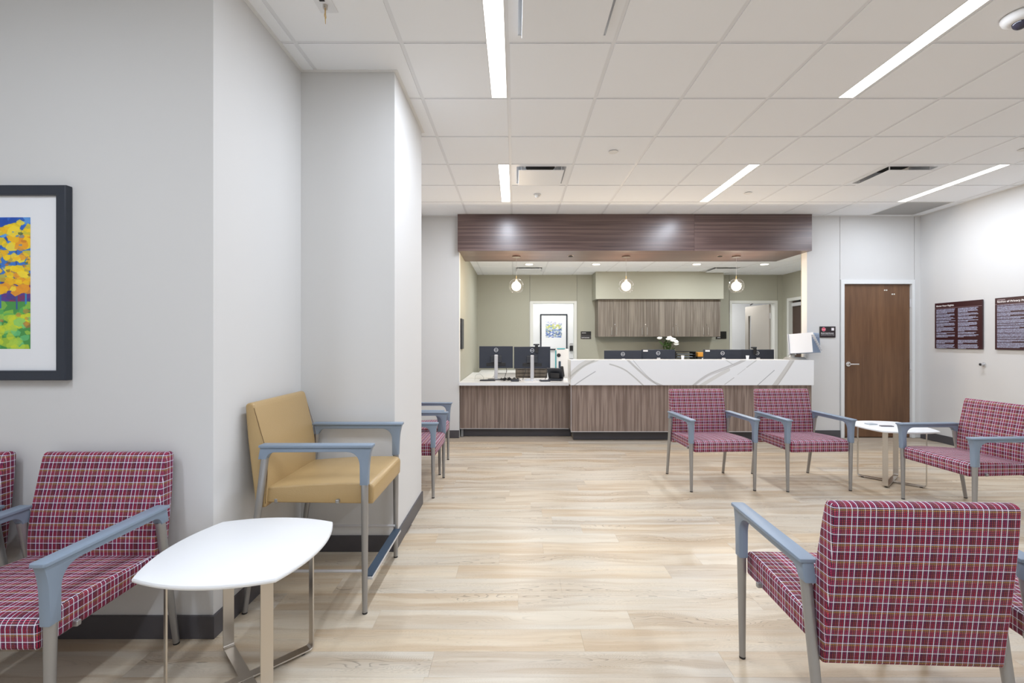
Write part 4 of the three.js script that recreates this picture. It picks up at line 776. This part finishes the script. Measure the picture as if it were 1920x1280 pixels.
{ // things on the back counter and work surface
  const y = 0.896, v = thing('flower_arrangement', 'white flowers with green leaves in a dark vase on back counter', 'flowers', [3.0, y, -9.02]);
  v.scale.setScalar(1.3);
  part(v, 'vase', new THREE.LatheGeometry([[0, 0], [0.05, 0], [0.06, 0.06], [0.045, 0.15], [0.055, 0.19], [0.05, 0.19], [0.04, 0.15], [0.0, 0.15]].map(([a, b]) => new THREE.Vector2(a, b)), 24), M.black);
  const R = rng(64), petalG = (() => { const gs = []; for (let k = 0; k < 9; k++) { const g = new THREE.SphereGeometry(0.024, 10, 7); g.scale(1, 0.45, 0.7); g.translate(0.018, 0, 0); g.rotateZ(0.5); g.rotateY(k * 0.698 + (k % 2) * 0.3); gs.push(g); } const c = new THREE.SphereGeometry(0.018, 10, 8); c.translate(0, 0.008, 0); gs.push(c); return mergeGeometries(gs); })();
  for (const [x, h, z] of [[-0.01, 0.345, 0.04], [0.04, 0.33, 0.03], [0.075, 0.35, 0.0], [0.10, 0.31, 0.04], [-0.135, 0.36, 0.02], [0.03, 0.37, -0.03], [0.10, 0.27, 0.05]]) { const b = part(v, 'blossom', petalG, M.petal, [x, h, z], [0.5, R() * 6, 0.2]); b.scale.setScalar(1.05); }
  const leafS = new THREE.Shape(); leafS.moveTo(0, 0); leafS.quadraticCurveTo(0.028, 0.04, 0, 0.1); leafS.quadraticCurveTo(-0.028, 0.04, 0, 0); const leafG = new THREE.ExtrudeGeometry(leafS, { depth: 0.0012, bevelEnabled: false, curveSegments: 6 });
  for (let k = 0; k < 30; k++) { const a = R() * 6.283, r = 0.02 + R() * 0.05; part(v, 'leaf', leafG, M.leaf, [Math.cos(a) * r - 0.02, 0.17 + R() * 0.12, Math.sin(a) * r], [0.4 + R() * 0.5, a, (R() - 0.5) * 2.4]); }
  for (let k = 0; k < 6; k++) { const a = k * 1.05; part(v, 'stem', rod([0, 0.14, 0], [Math.cos(a) * 0.06, 0.3, Math.sin(a) * 0.04], 0.003, 0.002, 6), M.leaf); }
  const t = thing('letter_tray', 'black letter tray rack on the back counter by the flowers', 'tray', [3.30, y, -9.05]);
  part(t, 'side', rbox(0.012, 0.215, 0.3, 0.003), M.black, [-0.19, 0.1075, 0]); part(t, 'side', rbox(0.012, 0.215, 0.3, 0.003), M.black, [0.19, 0.1075, 0]); part(t, 'top', rbox(0.392, 0.012, 0.3, 0.003), M.black, [0, 0.221, 0]);
  for (let k = 0; k < 4; k++) { const sh = part(t, 'shelf', rbox(0.368, 0.006, 0.29, 0.002), M.plastic, [0, 0.01 + k * 0.052, 0]); part(sh, 'papers', rbox(0.3, 0.012, 0.26, 0.002), std(new THREE.Color().setRGB(0.28, 0.33, 0.38), 0.7), [-0.01, 0.009, 0]); }
  const o = thing('tissue_box', 'orange box with black base on the back counter', 'box', [3.63, y, -9.02]);
  part(o, 'carton', rbox(0.15, 0.09, 0.12, 0.01), M.orange, [0, 0.165, 0]); part(o, 'base', rbox(0.17, 0.12, 0.14, 0.008), M.black, [0, 0.06, 0]); part(o, 'tab', rbox(0.06, 0.02, 0.01, 0.003), M.paper, [0.03, 0.09, 0.072]);
  const pr = thing('printer', 'low dark printer top showing behind the second counter monitor', 'printer', [2.66, y, -9.05]);
  part(pr, 'body', rbox(0.3, 0.22, 0.3, 0.015), M.plastic, [0, 0.11, 0]); part(pr, 'lid', rbox(0.27, 0.03, 0.26, 0.008), M.black, [0, 0.235, 0]); part(pr, 'paper', rbox(0.12, 0.012, 0.1, 0.002), M.paper, [0.02, 0.256, 0.03]);
  for (const [x, l] of [[2.33, 'white paper cup standing before the monitor under the flowers'], [3.23, 'white paper cup standing before the monitor beside orange box'], [3.83, 'white paper cup standing before the monitor by open door']]) {
    const c = thing('paper_cup', l, 'cup', [x, 1.076, -6.40], 0, 'small cups on the counter ledge');
    part(c, 'cup', new THREE.LatheGeometry([[0, 0], [0.016, 0], [0.021, 0.05], [0.019, 0.05], [0.014, 0.004], [0, 0.004]].map(([a, b]) => new THREE.Vector2(a, b)), 20), M.paper); part(c, 'rim', new THREE.TorusGeometry(0.0205, 0.0015, 6, 20).rotateX(Math.PI / 2), M.paper, [0, 0.05, 0]);
  }
}
{ // tabbed reference display on the counter end
  const t = thing('flip_display', 'white tabbed flip display on grey base at counter end', 'display', [3.815, 1.076, -6.28]);
  const grey = std(new THREE.Color().setRGB(0.34, 0.33, 0.31), 0.5), blue = std(new THREE.Color().setRGB(0.36, 0.45, 0.6), 0.5);
  const wedge = profileX(poly([[-0.1, 0], [0.1, 0], [0.03, 0.035], [-0.03, 0.035]]), 0.23, 0.002, 1, 4); part(t, 'base', wedge, grey);
  part(t, 'neck', rod([-0.03, 0.03, 0], [-0.02, 0.09, -0.01], 0.028, 0.02, 16), grey);
  const hold = new THREE.Group(); hold.name = 'panel_stack'; hold.position.set(-0.075, 0.215, 0.02); hold.rotation.set(-0.06, -0.85, 0.04); t.add(hold);
  for (let k = 0; k < 9; k++) {
    const pg = part(hold, 'panel', rbox(0.27, 0.262, 0.004, 0.001), k ? blue : M.paper, [0.125 + k * 0.003, 0, -k * 0.030]);
    part(hold, 'tab', rbox(0.03, 0.034, 0.005, 0.001), M.paper, [0.268 + k * 0.003, 0.115 - k * 0.027, -k * 0.030]);
  }
  part(hold, 'bracket', rbox(0.014, 0.285, 0.26, 0.003), M.silver, [-0.02, -0.005, -0.12]);
}

renderer.render(scene, camera);
